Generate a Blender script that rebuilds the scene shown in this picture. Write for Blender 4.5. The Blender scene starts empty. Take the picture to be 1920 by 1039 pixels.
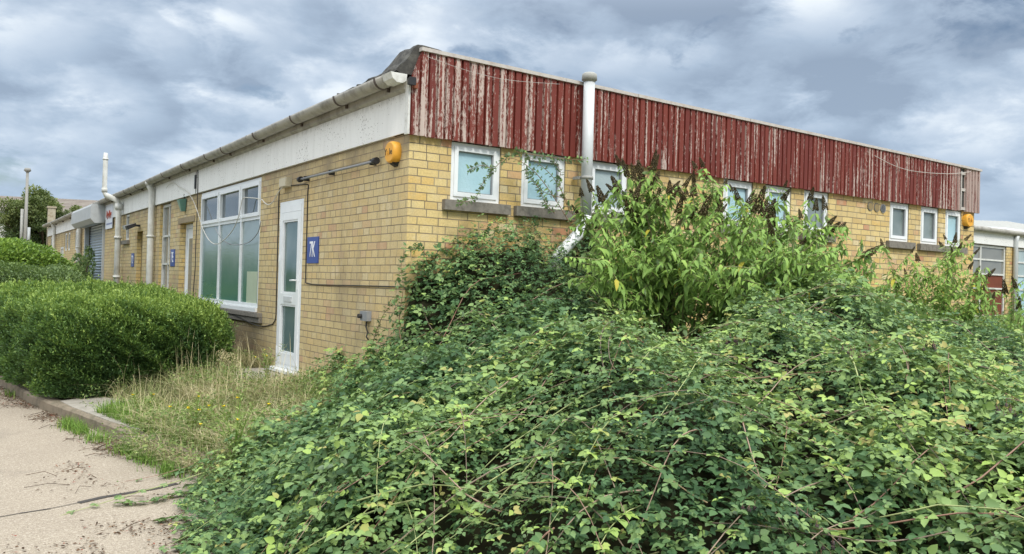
import bpy, math, random
import numpy as np
from mathutils import Vector
random.seed(7); RS = np.random.RandomState(11)
sc = bpy.context.scene; COL = sc.collection
# ------------------------------------------------------------------ camera
YAW, PIT, ROL, FPX = 0.973128541, 0.00936346, 0.02892604, 1579.72
CAM = np.array([-3.51514, -6.88785, 1.55])
FW = np.array([math.cos(PIT)*math.cos(YAW), math.cos(PIT)*math.sin(YAW), math.sin(PIT)])
_r = np.array([math.sin(YAW), -math.cos(YAW), 0.0]); _u = np.cross(_r, FW)
R2 = _r*math.cos(ROL)+_u*math.sin(ROL); U2 = -_r*math.sin(ROL)+_u*math.cos(ROL)
cd = bpy.data.cameras.new('camera'); cam = bpy.data.objects.new('camera', cd); COL.objects.link(cam)
from mathutils import Matrix
cam.matrix_world = Matrix(((R2[0],U2[0],-FW[0],CAM[0]),(R2[1],U2[1],-FW[1],CAM[1]),(R2[2],U2[2],-FW[2],CAM[2]),(0,0,0,1)))
cd.sensor_width = 36; cd.lens = 36*FPX/1920; cd.clip_start = .05; cd.clip_end = 2000
sc.camera = cam
# ------------------------------------------------------------------ light
SUN_EL, SUN_AZ = math.radians(48), math.radians(-100)       # azimuth of the sun measured from +X, counter-clockwise
sd = bpy.data.lights.new('sun', 'SUN'); sun = bpy.data.objects.new('sun', sd); COL.objects.link(sun)
sd.energy = 1.5; sd.angle = math.radians(14); sd.color = (1, .95, .87)
sv = Vector((math.cos(SUN_EL)*math.cos(SUN_AZ), math.cos(SUN_EL)*math.sin(SUN_AZ), math.sin(SUN_EL)))
sun.rotation_euler = sv.to_track_quat('Z', 'Y').to_euler()
w = bpy.data.worlds.new('World'); sc.world = w; w.use_nodes = True
sc.view_settings.view_transform = 'Standard'; sc.view_settings.look = 'None'
sc.view_settings.exposure = 0.65; sc.view_settings.gamma = 1.0

class NT:
    """tiny node-tree helper"""
    def __init__(s, tree): s.t = tree; s.t.nodes.clear()
    def n(s, typ, **kw):
        nd = s.t.nodes.new(typ)
        for k, v in kw.items():
            if k.startswith('_'): setattr(nd, k[1:], v)
        for k, v in kw.items():
            if not k.startswith('_'):
                sk = nd.inputs[int(k[1:])] if (k[0] == 'i' and k[1:].isdigit()) else nd.inputs[k.replace('__', ' ')]
                if isinstance(v, bpy.types.NodeSocket): s.t.links.new(v, sk)
                else: sk.default_value = v
        return nd
    def math(s, op, a, b=0.0, c=0.0, clamp=False): return s.n('ShaderNodeMath', _operation=op, _use_clamp=clamp, i0=a, i1=b, i2=c).outputs[0]
    def mix(s, f, a, b, mode='MIX'):
        nd = s.t.nodes.new('ShaderNodeMix'); nd.data_type = 'RGBA'; nd.blend_type = mode
        for i, v in ((0, f), (6, a), (7, b)):
            if isinstance(v, bpy.types.NodeSocket): s.t.links.new(v, nd.inputs[i])
            else: nd.inputs[i].default_value = v if i == 0 else (tuple(v)+(1,))[:4]
        return nd.outputs[2]
    def ramp(s, f, stops, interp='LINEAR'):
        nd = s.t.nodes.new('ShaderNodeValToRGB'); cr = nd.color_ramp; cr.interpolation = interp
        while len(cr.elements) < len(stops): cr.elements.new(.5)
        for e, (p, c) in zip(cr.elements, stops):
            e.position = p; e.color = (c, c, c, 1) if isinstance(c, (int, float)) else (tuple(c)+(1,))[:4]
        s.t.links.new(f, nd.inputs[0]); return nd.outputs[0]
    def noise(s, vec, scale, detail=6, rough=.55, dist=0.0, dim='3D'):
        nd = s.n('ShaderNodeTexNoise', _noise_dimensions=dim, Scale=scale, Detail=detail, Roughness=rough, Distortion=dist)
        s.t.links.new(vec, nd.inputs['Vector']); return nd.outputs['Fac']
    def scale(s, vec, sx, sy, sz, loc=(0,0,0)):
        return s.n('ShaderNodeMapping', Vector=vec, Scale=(sx, sy, sz), Location=loc).outputs[0]
    def objc(s): return s.n('ShaderNodeTexCoord').outputs['Object']
    def attr(s, name): return s.n('ShaderNodeAttribute', _attribute_name=name).outputs['Fac']
    def bump(s, h, strength=.3, dist=.01): return s.n('ShaderNodeBump', Height=h, Strength=strength, Distance=dist).outputs[0]
    def bsdf(s, col, rough=.7, normal=None, spec=.4, metal=0.0, **kw):
        args = {}
        nd = s.n('ShaderNodeBsdfPrincipled')
        for k, v in (('Base Color', col), ('Roughness', rough), ('Specular IOR Level', spec), ('Metallic', metal), ('Normal', normal)):
            if v is None: continue
            if isinstance(v, bpy.types.NodeSocket): s.t.links.new(v, nd.inputs[k])
            elif k == 'Base Color': nd.inputs[k].default_value = (tuple(v)+(1,))[:4]
            else: nd.inputs[k].default_value = v
        for k, v in kw.items(): nd.inputs[k.replace('__', ' ')].default_value = v
        return nd.outputs[0]
    def out(s, sh): s.t.links.new(sh, s.n('ShaderNodeOutputMaterial').inputs[0])

# sky: Nishita blue behind broken layered cloud, a function of direction only
wt = NT(w.node_tree)
dirv = wt.n('ShaderNodeTexCoord').outputs['Generated']
sep = wt.n('ShaderNodeSeparateXYZ', Vector=dirv)
zz = wt.math('MAXIMUM', sep.outputs[2], 0.0)
den = wt.math('ADD', zz, .30)
pv = wt.n('ShaderNodeCombineXYZ', X=wt.math('DIVIDE', sep.outputs[0], den), Y=wt.math('DIVIDE', sep.outputs[1], den), Z=0.0).outputs[0]
pv = wt.n('ShaderNodeMapping', Vector=pv, Rotation=(0,0,.35), Location=(3.1,1.7,0)).outputs[0]
n_big = wt.noise(pv, 1.35, 5, .5, .2)
n_det = wt.noise(pv, 4.6, 11, .6, .25)
n_shd = wt.noise(wt.scale(pv,1,1,1,(.25,.12,.6)), 2.3, 10, .56, .2)
n_vor = wt.n('ShaderNodeTexVoronoi', _feature='SMOOTH_F1', Vector=wt.n('ShaderNodeVectorMath', _operation='ADD', i0=pv, i1=wt.n('ShaderNodeCombineXYZ', X=wt.math('MULTIPLY', n_det, .5), Y=wt.math('MULTIPLY', n_shd, .5), Z=0.0).outputs[0]).outputs[0], Scale=5.5, Smoothness=.5).outputs['Distance']
cov = wt.math('ADD', wt.math('MULTIPLY', n_big, .6), wt.math('MULTIPLY', n_det, .4))
shade = wt.math('ADD', wt.math('ADD', wt.math('MULTIPLY', n_shd, .58), wt.math('MULTIPLY', n_det, .38)), wt.math('MULTIPLY', wt.math('SUBTRACT', .42, n_vor), .22))
cloudc = wt.ramp(shade, [(.36,(.21,.27,.36)), (.45,(.30,.375,.475)), (.53,(.42,.49,.58)), (.60,(.58,.635,.69)), (.68,(.70,.735,.76))])
skyt = wt.n('ShaderNodeTexSky', _sky_type='NISHITA', _sun_disc=False, _sun_elevation=SUN_EL, _sun_rotation=math.radians(90)-SUN_AZ, _dust_density=1.5)
bg_sky = wt.n('ShaderNodeBackground', Color=skyt.outputs[0], Strength=.06)
hz = wt.ramp(zz, [(0.0, .75), (.12, .25), (.3, 0.0)])
cloudc = wt.mix(hz, cloudc, (.36,.46,.57))
cloudc = wt.mix(wt.math('MULTIPLY', wt.n('ShaderNodeMapRange', Value=zz, i1=.3, i2=.6).outputs[0], .75), cloudc, (.585,.60,.61))      # cloud whitened above the view to tint the fill light
gain = wt.n('ShaderNodeMapRange', Value=zz, i1=.31, i2=.58, i3=.93, i4=2.7).outputs[0]     # brighter overhead as in overcast, raised above the view to add fill light
bg_cl = wt.n('ShaderNodeBackground', Color=cloudc, Strength=gain)
fac = wt.ramp(cov, [(.36, 0.0), (.43, 1.0)])
mx = wt.n('ShaderNodeMixShader', Fac=fac); wt.t.links.new(bg_sky.outputs[0], mx.inputs[1]); wt.t.links.new(bg_cl.outputs[0], mx.inputs[2])
wt.t.links.new(mx.outputs[0], wt.n('ShaderNodeOutputWorld').inputs[0])

# ------------------------------------------------------------------ helpers
def ray(px, py): return FW + R2*(px-960)/FPX - U2*(py-519.5)/FPX
def onL(px, py, x=0.0): v = ray(px, py); return CAM + v*((x-CAM[0])/v[0])
def onR(px, py, y=0.0): v = ray(px, py); return CAM + v*((y-CAM[1])/v[1])
def tag(o, label=None, cat=None, group=None, kind=None):
    if label: o['label'] = label
    if cat: o['category'] = cat
    if group: o['group'] = group
    if kind: o['kind'] = kind
    return o
def thing(name, label, cat, loc=(0,0,0), group=None):
    o = bpy.data.objects.new(name, None); COL.objects.link(o); o.location = loc; o.empty_display_size = .1
    return tag(o, label, cat, group)
def link(name, me, parent=None, local=False):
    o = bpy.data.objects.new(name, me); COL.objects.link(o)
    if parent is not None:
        o.parent = parent
        if not local:       # mesh given in world coordinates: shift so that the part stands where it was built
            p = parent; t = Vector((0,0,0))
            while p: t += p.location; p = p.parent
            o.location = -t
    return o
class MB:
    def __init__(s): s.v = []; s.f = []; s.m = []; s.sm = []; s.tv = []
    def add(s, vs, fs, mi=0, smooth=False, tint=0.5):
        b = len(s.v); s.v += [tuple(map(float, v)) for v in vs]; s.f += [tuple(b+i for i in f) for f in fs]
        s.m += [mi]*len(fs); s.sm += [smooth]*len(fs); s.tv += [tint]*len(vs); return s
    def box(s, x0, x1, y0, y1, z0, z1, mi=0, tint=.5):
        if x0 > x1: x0, x1 = x1, x0
        if y0 > y1: y0, y1 = y1, y0
        if z0 > z1: z0, z1 = z1, z0
        return s.add([(x0,y0,z0),(x1,y0,z0),(x1,y1,z0),(x0,y1,z0),(x0,y0,z1),(x1,y0,z1),(x1,y1,z1),(x0,y1,z1)],
              [(0,3,2,1),(4,5,6,7),(0,1,5,4),(1,2,6,5),(2,3,7,6),(3,0,4,7)], mi, False, tint)
    def tube(s, pts, rad, n=8, mi=0, caps=True, tint=.5):
        P = [np.array(p, float) for p in pts]; m = len(P)
        rr = rad if hasattr(rad, '__len__') else [rad]*m
        vs = []; prev = None
        for i in range(m):
            t = P[min(i+1, m-1)]-P[max(i-1, 0)]; t = t/(np.linalg.norm(t)+1e-9)
            a = np.array([0,0,1.]) if abs(t[2]) < .95 else np.array([1.,0,0])
            if prev is not None: a = prev
            b = np.cross(t, a); b /= np.linalg.norm(b)+1e-9; a2 = np.cross(b, t); prev = a2
            for k in range(n):
                q = 2*math.pi*k/n; vs.append(P[i]+rr[i]*(math.cos(q)*b+math.sin(q)*a2))
        fs = [(i*n+k, i*n+(k+1)%n, (i+1)*n+(k+1)%n, (i+1)*n+k) for i in range(m-1) for k in range(n)]
        s.add(vs, fs, mi, True, tint)
        if caps:
            b = len(s.v)-len(vs); s.f += [tuple(b+k for k in reversed(range(n))), tuple(b+(m-1)*n+k for k in range(n))]; s.m += [mi]*2; s.sm += [False]*2
        return s
    def prism(s, poly, ax, a0, a1, mi=0):
        """poly of 2-D points extruded along axis ax (0 x, 1 y, 2 z)"""
        n = len(poly)
        def mk(p, a): q = [p[0], p[1]]; q.insert(ax, a); return tuple(q)
        return s.add([mk(p, a0) for p in poly]+[mk(p, a1) for p in poly],
              [tuple(range(n)), tuple(reversed(range(n, 2*n)))]+[(i, (i+1)%n+0, (i+1)%n+n, i+n) for i in range(n)], mi)
    def build(s, name, mats, parent=None, fixn=True):
        me = bpy.data.meshes.new(name); me.from_pydata(s.v, [], s.f)
        for m in (mats if isinstance(mats, (list, tuple)) else [mats]): me.materials.append(m)
        me.polygons.foreach_set('material_index', s.m); me.polygons.foreach_set('use_smooth', s.sm)
        at = me.attributes.new('tint', 'FLOAT', 'POINT'); at.data.foreach_set('value', s.tv)
        if fixn:
            import bmesh
            bm = bmesh.new(); bm.from_mesh(me); bmesh.ops.recalc_face_normals(bm, faces=bm.faces); bm.to_mesh(me); bm.free()
        return link(name, me, parent)
def np_mesh(name, V, F, mats, mi=None, tint=None, smooth=False, parent=None):
    """V (n,3); F list of (k, faces(m,k)) blocks"""
    me = bpy.data.meshes.new(name); me.vertices.add(len(V)); me.vertices.foreach_set('co', np.asarray(V, np.float32).ravel())
    tot = sum(f.size for f in F); nf = sum(len(f) for f in F)
    me.loops.add(tot); me.loops.foreach_set('vertex_index', np.concatenate([f.ravel() for f in F]).astype(np.int32))
    ls = []; c = 0
    for f in F: ls.append(c+np.arange(len(f))*f.shape[1]); c += f.size
    me.polygons.add(nf); me.polygons.foreach_set('loop_start', np.concatenate(ls).astype(np.int32))
    for m in mats: me.materials.append(m)
    if mi is not None: me.polygons.foreach_set('material_index', np.asarray(mi, np.int32))
    if smooth: me.polygons.foreach_set('use_smooth', np.ones(nf, bool))
    me.update(calc_edges=True)
    if tint is not None:
        at = me.attributes.new('tint', 'FLOAT', 'POINT'); at.data.foreach_set('value', np.asarray(tint, np.float32))
    return link(name, me, parent)
def unit(a): return a/(np.linalg.norm(a, axis=-1, keepdims=True)+1e-9)
def leaves(P, T, N, L, W, tmpl):
    """instance a leaf template; returns verts (n*k,3)"""
    T = unit(T); B = unit(np.cross(N, T)); N2 = np.cross(T, B)
    tv = np.array(tmpl[0]); k = len(tv); L = np.asarray(L)[:, None, None]; W = np.asarray(W)[:, None, None]
    V = P[:, None, :] + tv[None, :, 0:1]*L*T[:, None, :] + tv[None, :, 1:2]*W*B[:, None, :] + tv[None, :, 2:3]*L*N2[:, None, :]
    F = [np.array(tmpl[1])[None, :, :] + (np.arange(len(P))*k)[:, None, None]]
    F = [f.reshape(-1, f.shape[-1]) for f in F]
    return V.reshape(-1, 3), F[0]
OVATE = ([(0,0,0),(.26,.46,.06),(.64,.36,.05),(1,0,-.10),(.5,0,-.06),(.64,-.36,.05),(.26,-.46,.06)], [(0,4,3,2,1),(0,6,5,3,4)])
LANCE = ([(0,0,0),(.3,.5,.06),(.3,-.5,.06),(.3,0,.03),(.68,.4,-.05),(.68,-.4,-.05),(.68,0,-.09),(1,0,-.3)],
         [(0,3,1,1),(0,2,3,3),(3,6,4,1),(2,5,6,3),(6,7,4,4),(5,7,6,6)])
LANCE = (LANCE[0], [(0,3,6,4,1),(0,2,5,6,3),(6,7,4,4,4),(5,7,6,6,6)])
LANCE = (LANCE[0][:3]+LANCE[0][3:], [(0,3,1),(0,2,3),(3,6,4),(3,4,1),(2,5,6),(2,6,3),(6,7,4),(5,7,6)])
RHOMB = ([(0,0,0),(.45,.5,.06),(1,0,-.03),(.45,-.5,.06)], [(0,3,2,1)])
def vnoise(x, y, seed=0):
    """smooth 2-D value noise, numpy"""
    xi = np.floor(x).astype(int); yi = np.floor(y).astype(int); xf = x-xi; yf = y-yi
    def h(a, b): v = np.sin(a*127.1+b*311.7+seed*74.7)*43758.5453; return v-np.floor(v)
    u = xf*xf*(3-2*xf); v = yf*yf*(3-2*yf)
    return (h(xi,yi)*(1-u)+h(xi+1,yi)*u)*(1-v)+(h(xi,yi+1)*(1-u)+h(xi+1,yi+1)*u)*v

# ------------------------------------------------------------------ materials
def mat(name):
    m = bpy.data.materials.new(name); m.use_nodes = True; return m, NT(m.node_tree)
def plain(name, col, rough=.6, dirt=.25, dcol=(.12,.10,.07), dscale=6, spec=.4, metal=0.0, bump=.15):
    m, t = mat(name); c = t.objc()
    n1 = t.noise(c, dscale, 8, .65); f = t.ramp(n1, [(.45, 0.0), (.75, 1.0)])
    col2 = t.mix(t.math('MULTIPLY', f, dirt), col, dcol)
    n2 = t.noise(c, dscale*9, 4)
    t.out(t.bsdf(col2, rough, t.bump(n2, bump, .004), spec, metal)); return m
M = {}
def brick_mat():
    m, t = mat('stock_brick'); c = t.objc(); s = t.n('ShaderNodeSeparateXYZ', Vector=c)
    g = t.n('ShaderNodeNewGeometry'); gs = t.n('ShaderNodeSeparateXYZ', Vector=g.outputs['Normal'])
    side = t.math('GREATER_THAN', t.math('ABSOLUTE', gs.outputs[0]), .5)
    # wobble so courses are not ruler straight
    wob = t.math('MULTIPLY', t.math('SUBTRACT', t.noise(c, 1.3, 3), .5), .012)
    u = t.math('ADD', t.math('ADD', t.math('MULTIPLY', s.outputs[1], side), t.math('MULTIPLY', s.outputs[0], t.math('SUBTRACT', 1.0, side))), t.math('MULTIPLY', t.n('ShaderNodeTexWhiteNoise', _noise_dimensions='1D', W=t.math('FLOOR', t.math('DIVIDE', t.math('ADD', t.math('ADD', s.outputs[2], t.math('MULTIPLY', t.math('SUBTRACT', t.noise(c, 1.3, 3), .5), .012)), .015), .0747))).outputs[0], .05))
    v = t.math('ADD', s.outputs[2], wob)
    uv = t.n('ShaderNodeCombineXYZ', X=u, Y=t.math('ADD', v, .015), Z=0.0).outputs[0]
    def bt(c1, c2, ms):
        nd = t.n('ShaderNodeTexBrick', _offset=.5, _offset_frequency=2, _squash=.62, _squash_frequency=3, Vector=uv, Scale=1.0, Mortar__Size=ms, Mortar__Smooth=.15, Bias=0.0, Brick__Width=.222, Row__Height=.0747)
        nd.inputs['Color1'].default_value = c1; nd.inputs['Color2'].default_value = c2; nd.inputs['Mortar'].default_value = (.5,.5,.5,1); return nd
    b = bt((0,0,0,1), (1,1,1,1), .0045); rnd = b.outputs['Color']; mort = b.outputs['Fac']
    col = t.ramp(rnd, [(0,(.62,.45,.185)), (.20,(.69,.52,.22)), (.34,(.58,.42,.18)), (.48,(.71,.55,.25)), (.64,(.65,.50,.235)), (.76,(.68,.47,.17)), (.86,(.61,.39,.20)), (.92,(.54,.27,.15)), (.945,(.69,.57,.33))], 'CONSTANT')
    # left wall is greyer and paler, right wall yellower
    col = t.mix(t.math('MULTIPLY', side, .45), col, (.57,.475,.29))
    spot = t.noise(c, 60, 5, .7); col = t.mix(t.ramp(spot, [(.35, .4), (.6, 0.0)]), col, (.30,.21,.10))
    col = t.mix(t.ramp(t.noise(c, 9, 5, .6), [(.5, 0.0), (.75, .35)]), col, (.60,.52,.34))
    # darker band below the fascia; weathering: grime patches, pale bloom near the ground
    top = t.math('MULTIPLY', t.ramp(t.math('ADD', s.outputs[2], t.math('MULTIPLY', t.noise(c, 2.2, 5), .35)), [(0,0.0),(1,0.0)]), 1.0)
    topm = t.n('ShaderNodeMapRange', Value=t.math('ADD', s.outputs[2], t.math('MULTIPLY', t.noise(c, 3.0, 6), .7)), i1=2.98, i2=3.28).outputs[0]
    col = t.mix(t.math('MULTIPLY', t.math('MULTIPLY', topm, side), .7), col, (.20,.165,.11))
    gr = t.ramp(t.noise(t.scale(c,1,1,.5), 1.1, 7, .65), [(.52, 0.0), (.7, .5)])
    col = t.mix(t.math('MULTIPLY', gr, side), col, (.25,.20,.13))
    low = t.n('ShaderNodeMapRange', Value=t.math('ADD', s.outputs[2], t.math('MULTIPLY', t.noise(c, 2.0, 6), .8)), i1=1.9, i2=1.1).outputs[0]
    damp = t.math('MULTIPLY', t.math('MULTIPLY', low, side), t.n('ShaderNodeMapRange', Value=s.outputs[1], i1=3.3, i2=4.6).outputs[0])
    col = t.mix(t.math('MULTIPLY', damp, .6), col, (.17,.125,.09))
    run = t.ramp(t.noise(t.scale(c, 11, 11, .55), 1.0, 7, .6), [(.50, 0.0), (.72, .5)])
    col = t.mix(t.math('MULTIPLY', run, .8), col, (.33,.27,.17))
    col = t.mix(t.ramp(t.noise(t.scale(c, 1, 1, 1, (5,5,5)), 2.6, 8, .7), [(.56, 0.0), (.70, .40)]), col, (.70,.64,.50))
    mcol = t.mix(t.ramp(t.noise(c, 5, 5), [(.4,0.0),(.65,1.0)]), (.19,.15,.10), (.33,.27,.18))
    col = t.mix(mort, col, mcol)
    hgt = t.math('SUBTRACT', t.math('MULTIPLY', t.noise(c, 45, 6, .7), .35), mort)
    t.out(t.bsdf(col, .88, t.bump(hgt, 1.0, .009), .25)); return m
M['brick'] = brick_mat()
def render_white():
    m, t = mat('weathered_white_board'); c = t.objc(); s = t.n('ShaderNodeSeparateXYZ', Vector=c)
    far = t.n('ShaderNodeMapRange', Value=s.outputs[1], i1=8.0, i2=20.0).outputs[0]
    st = t.noise(t.scale(c, 1, 5, .7), 2.2, 8, .65)
    f = t.ramp(st, [(.42, 0.0), (.7, .8)])
    col = t.mix(t.math('MULTIPLY', f, t.math('ADD', .22, t.math('MULTIPLY', far, .6))), (.80,.80,.77), (.40,.39,.35))
    chips = t.ramp(t.math('ADD', t.noise(t.scale(c,1,1,1.3), 34, 4, .6), t.math('MULTIPLY', t.noise(c, 1.7, 3), .35)), [(.82, 0.0), (.84, 1.0)])
    col = t.mix(t.math('MULTIPLY', chips, .75), col, (.16,.14,.11))
    topd = t.n('ShaderNodeMapRange', Value=t.math('ADD', s.outputs[2], t.math('MULTIPLY', t.noise(t.scale(c,1,3,1), 5, 6), .14)), i1=3.30, i2=3.40).outputs[0]
    col = t.mix(t.math('MULTIPLY', topd, .6), col, (.22,.2,.16))
    t.out(t.bsdf(col, .7, t.bump(t.noise(c, 30, 6), .25, .006), .3)); return m
M['white_board'] = render_white()
def cladding_mat():
    m, t = mat('peeling_red_boards'); c = t.objc(); s = t.n('ShaderNodeSeparateXYZ', Vector=c); r = t.attr('tint')
    a = t.noise(t.scale(c, 26, 3, .9), 1.0, 5, .55, .1); b = t.noise(t.scale(c, 95, 20, 22), 1.0, 8, .8, .3)
    endl = t.n('ShaderNodeMapRange', Value=s.outputs[0], i1=1.6, i2=-.1, i3=0.0, i4=.055).outputs[0]
    endr = t.n('ShaderNodeMapRange', Value=s.outputs[0], i1=8.3, i2=9.7, i3=0.0, i4=.06).outputs[0]
    k = t.math('ADD', t.math('ADD', t.math('MULTIPLY', a, .58), t.math('MULTIPLY', b, .56)), t.math('ADD', t.math('MULTIPLY', r, .05), t.math('ADD', endl, endr)))
    pe = t.ramp(k, [(.638, 0.0), (.668, 1.0)])
    red = t.mix(t.noise(t.scale(c,9,1,2), 1.0, 6), (.125,.020,.013), (.21,.045,.028))
    red = t.mix(t.ramp(t.math('SUBTRACT', .9, r), [(.55, 0.0), (1, .4)]), red, (.07,.010,.010))
    wood = t.mix(t.noise(t.scale(c,70,1,4), 1.0, 6), (.60,.51,.45), (.33,.24,.20))
    far = t.n('ShaderNodeMapRange', Value=s.outputs[0], i1=9.1, i2=9.5).outputs[0]; pe = t.math('MAXIMUM', pe, t.math('MULTIPLY', far, t.ramp(t.noise(t.scale(c, 30, 3, 2), 1.0, 6, .6), [(.38, 0.0), (.50, 1.0)])))
    wood = t.mix(far, wood, (.36,.27,.235))
    col = t.mix(pe, red, wood)
    h = t.math('ADD', t.math('MULTIPLY', t.noise(t.scale(c,90,1,5),1.0,5), .5), t.math('MULTIPLY', pe, -.5))
    t.out(t.bsdf(col, t.ramp(pe, [(0,.5),(1,.85)]), t.bump(h, .4, .004), .3)); return m
M['cladding'] = cladding_mat()
M['trim'] = plain('flaking_trim', (.48,.45,.41), .75, .6, (.28,.2,.16), 14)
M['upvc'] = plain('white_upvc', (.78,.80,.80), .35, .18, (.35,.36,.30), 5, .5, 0, .03)
M['oldwhite'] = plain('old_white_paint', (.66,.66,.62), .6, .5, (.25,.22,.16), 18)
M['gutter'] = plain('grey_gutter', (.37,.355,.31), .55, .85, (.11,.10,.085), 6, .35)
M['bracket'] = plain('rusted_bracket', (.09,.07,.06), .7, .5, (.05,.03,.02), 30)
M['pipe_white'] = plain('painted_white_pipe', (.62,.62,.58), .5, .5, (.30,.28,.20), 6)
M['pipe_grey'] = plain('pale_grey_plastic', (.56,.58,.58), .4, .2, (.3,.3,.28), 5, .5)
M['pipe_cap'] = plain('weathered_grey_cap', (.34,.34,.31), .6, .5, (.2,.18,.14), 12)
M['sill'] = plain('lichened_concrete_sill', (.22,.20,.17), .95, .7, (.07,.065,.05), 22, .2, 0, .8)
M['conc'] = plain('pale_concrete_slab', (.36,.33,.28), .95, .6, (.17,.15,.11), 8, .2, 0, .6)
M['kerb'] = plain('mossy_kerb_concrete', (.25,.205,.15), .95, .85, (.10,.095,.06), 6, .2, 0, .8)
M['felt'] = plain('roof_felt', (.06,.058,.053), .95, .8, (.17,.165,.14), 14, .2, 0, 1.0)
M['black'] = plain('black_plastic', (.018,.018,.02), .5, .2, (.06,.06,.06), 20)
M['cable'] = plain('dark_cable', (.03,.028,.025), .7, .3, (.1,.09,.08), 20)
M['wire'] = plain('white_wire', (.60,.58,.52), .6, .4, (.3,.28,.24), 20)
M['cream'] = plain('cream_plastic', (.52,.47,.34), .5, .3, (.25,.2,.12), 20)
M['greyplastic'] = plain('grey_plastic', (.26,.27,.28), .5, .4, (.12,.12,.12), 20)
M['yellow'] = plain('amber_plastic', (.74,.36,.035), .5, .35, (.5,.27,.08), 8, .5, 0, .03)
M['blue'] = plain('blue_sign_plate', (.025,.06,.27), .35, .12, (.1,.13,.3), 9, .5, 0, .02)
M['signwhite'] = plain('sign_white', (.85,.86,.88), .4, .05)
M['darkletter'] = plain('dark_grey_lettering', (.07,.055,.03), .5, .1)
M['fadeletter'] = plain('faded_lettering', (.60,.27,.02), .5, .1)
M['shutter'] = plain('galvanised_shutter', (.36,.43,.50), .4, .35, (.2,.22,.24), 4, .5, .35)
M['greypaint'] = plain('grey_painted_metal', (.40,.42,.42), .5, .35, (.22,.22,.2), 6)
M['banner'] = plain('banner_vinyl', (.70,.73,.78), .5, .3, (.4,.4,.42), 4)
M['bannerred'] = plain('banner_red_ink', (.50,.10,.06), .5, .1)
M['bannerblue'] = plain('banner_blue_ink', (.14,.17,.34), .5, .1)
M['greenlamp'] = plain('green_lamp_glass', (.12,.26,.22), .3, .3, (.1,.12,.1), 20)
M['door_old'] = plain('old_yellow_door', (.27,.20,.09), .7, .5, (.12,.09,.05), 6)
M['redcurtain'] = plain('rust_curtain', (.17,.045,.022), .8, .5, (.06,.02,.015), 3)
M['greymetal'] = plain('galvanised_pole', (.27,.26,.23), .5, .4, (.2,.2,.18), 8)
M['blueskip'] = plain('blue_container_paint', (.02,.06,.26), .5, .3, (.06,.06,.12), 3)
M['bark'] = plain('brown_bark', (.10,.075,.05), .9, .5, (.04,.03,.02), 20, .2, 0, .8)
def glass(name, base, rough=.12, bump=.15, bscale=40, spec=.9, c2=None, wav=1.0):
    m, t = mat(name); c = t.objc()
    n1 = t.noise(t.scale(c,1,1,wav), bscale, 4, .6); n2 = t.noise(c, 1.2, 3)
    col = t.mix(t.ramp(n2, [(.35,0.0),(.65,1.0)]), base, c2 or tuple(x*.8 for x in base))
    t.out(t.bsdf(col, rough, t.bump(n1, bump, .004), spec)); return m
M['g_cyan'] = glass('obscure_glass_cyan', (.34,.54,.61), .10, 1.0, 34, .8, (.46,.62,.66))
M['g_white'] = glass('obscure_glass_pale', (.42,.50,.50), .10, 1.0, 34, .9, (.30,.38,.38))
M['g_dark'] = glass('obscure_glass_dark', (.10,.14,.13), .06, .9, 22, 1.0, (.30,.34,.33))
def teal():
    m, t = mat('frosted_glass_painted_reflection'); c = t.objc(); z = t.n('ShaderNodeSeparateXYZ', Vector=c).outputs[2]
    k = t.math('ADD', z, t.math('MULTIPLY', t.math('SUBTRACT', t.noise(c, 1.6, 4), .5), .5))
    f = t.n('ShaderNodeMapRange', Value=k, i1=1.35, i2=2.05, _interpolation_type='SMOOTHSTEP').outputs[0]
    col = t.mix(f, (.07,.18,.14), (.24,.31,.305))  # grey-to-green fade painted into the glass in place of sky and ground reflection
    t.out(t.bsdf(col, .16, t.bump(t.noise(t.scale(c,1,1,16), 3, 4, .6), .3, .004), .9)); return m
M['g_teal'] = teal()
M['g_clear'] = glass('clear_pane', (.05,.075,.085), .015, .02, 2, 1.0)
M['g_door'] = glass('door_glass', (.05,.11,.10), .12, .12, 5, .95, (.13,.19,.185))
M['g_old'] = glass('dusty_pane', (.24,.24,.21), .12, .1, 5, .8)
def leafmat(name, stops, rough=.5, spec=.35, trans=.25, under=None, patch=None):
    m, t = mat(name); r = t.attr('tint'); c = t.objc()
    col = t.ramp(r, stops)
    if patch:
        col = t.mix(t.ramp(t.noise(c, patch[0], 4), [(.42,0.0),(.62,patch[2])]), col, patch[1])
    front = col
    if under:
        bf = t.n('ShaderNodeNewGeometry').outputs['Backfacing']; col = t.mix(t.math('MULTIPLY', bf, .7), col, under)
    p = t.bsdf(col, rough, None, spec)
    tr = t.n('ShaderNodeBsdfTranslucent'); t.t.links.new(t.mix(.5, front, (.22,.34,.05)), tr.inputs[0])
    mx = t.n('ShaderNodeMixShader', Fac=trans); t.t.links.new(p, mx.inputs[1]); t.t.links.new(tr.outputs[0], mx.inputs[2])
    t.out(mx.outputs[0]); return m
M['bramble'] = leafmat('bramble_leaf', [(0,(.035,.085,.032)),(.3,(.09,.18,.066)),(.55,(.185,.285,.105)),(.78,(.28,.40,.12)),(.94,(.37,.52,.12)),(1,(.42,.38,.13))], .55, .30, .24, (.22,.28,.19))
M['cane'] = leafmat('bramble_cane', [(0,(.16,.12,.09)),(.35,(.34,.25,.18)),(.55,(.28,.14,.10)),(.8,(.26,.30,.12)),(1,(.42,.46,.20))], .6, .3, 0.0)
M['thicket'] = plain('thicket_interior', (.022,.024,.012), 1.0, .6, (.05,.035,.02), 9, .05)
M['buddleia'] = leafmat('buddleia_leaf', [(0,(.085,.16,.045)),(.4,(.175,.30,.07)),(.7,(.25,.40,.085)),(.93,(.38,.52,.10)),(1,(.58,.50,.07))], .6, .3, .24, (.27,.34,.22))
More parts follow.
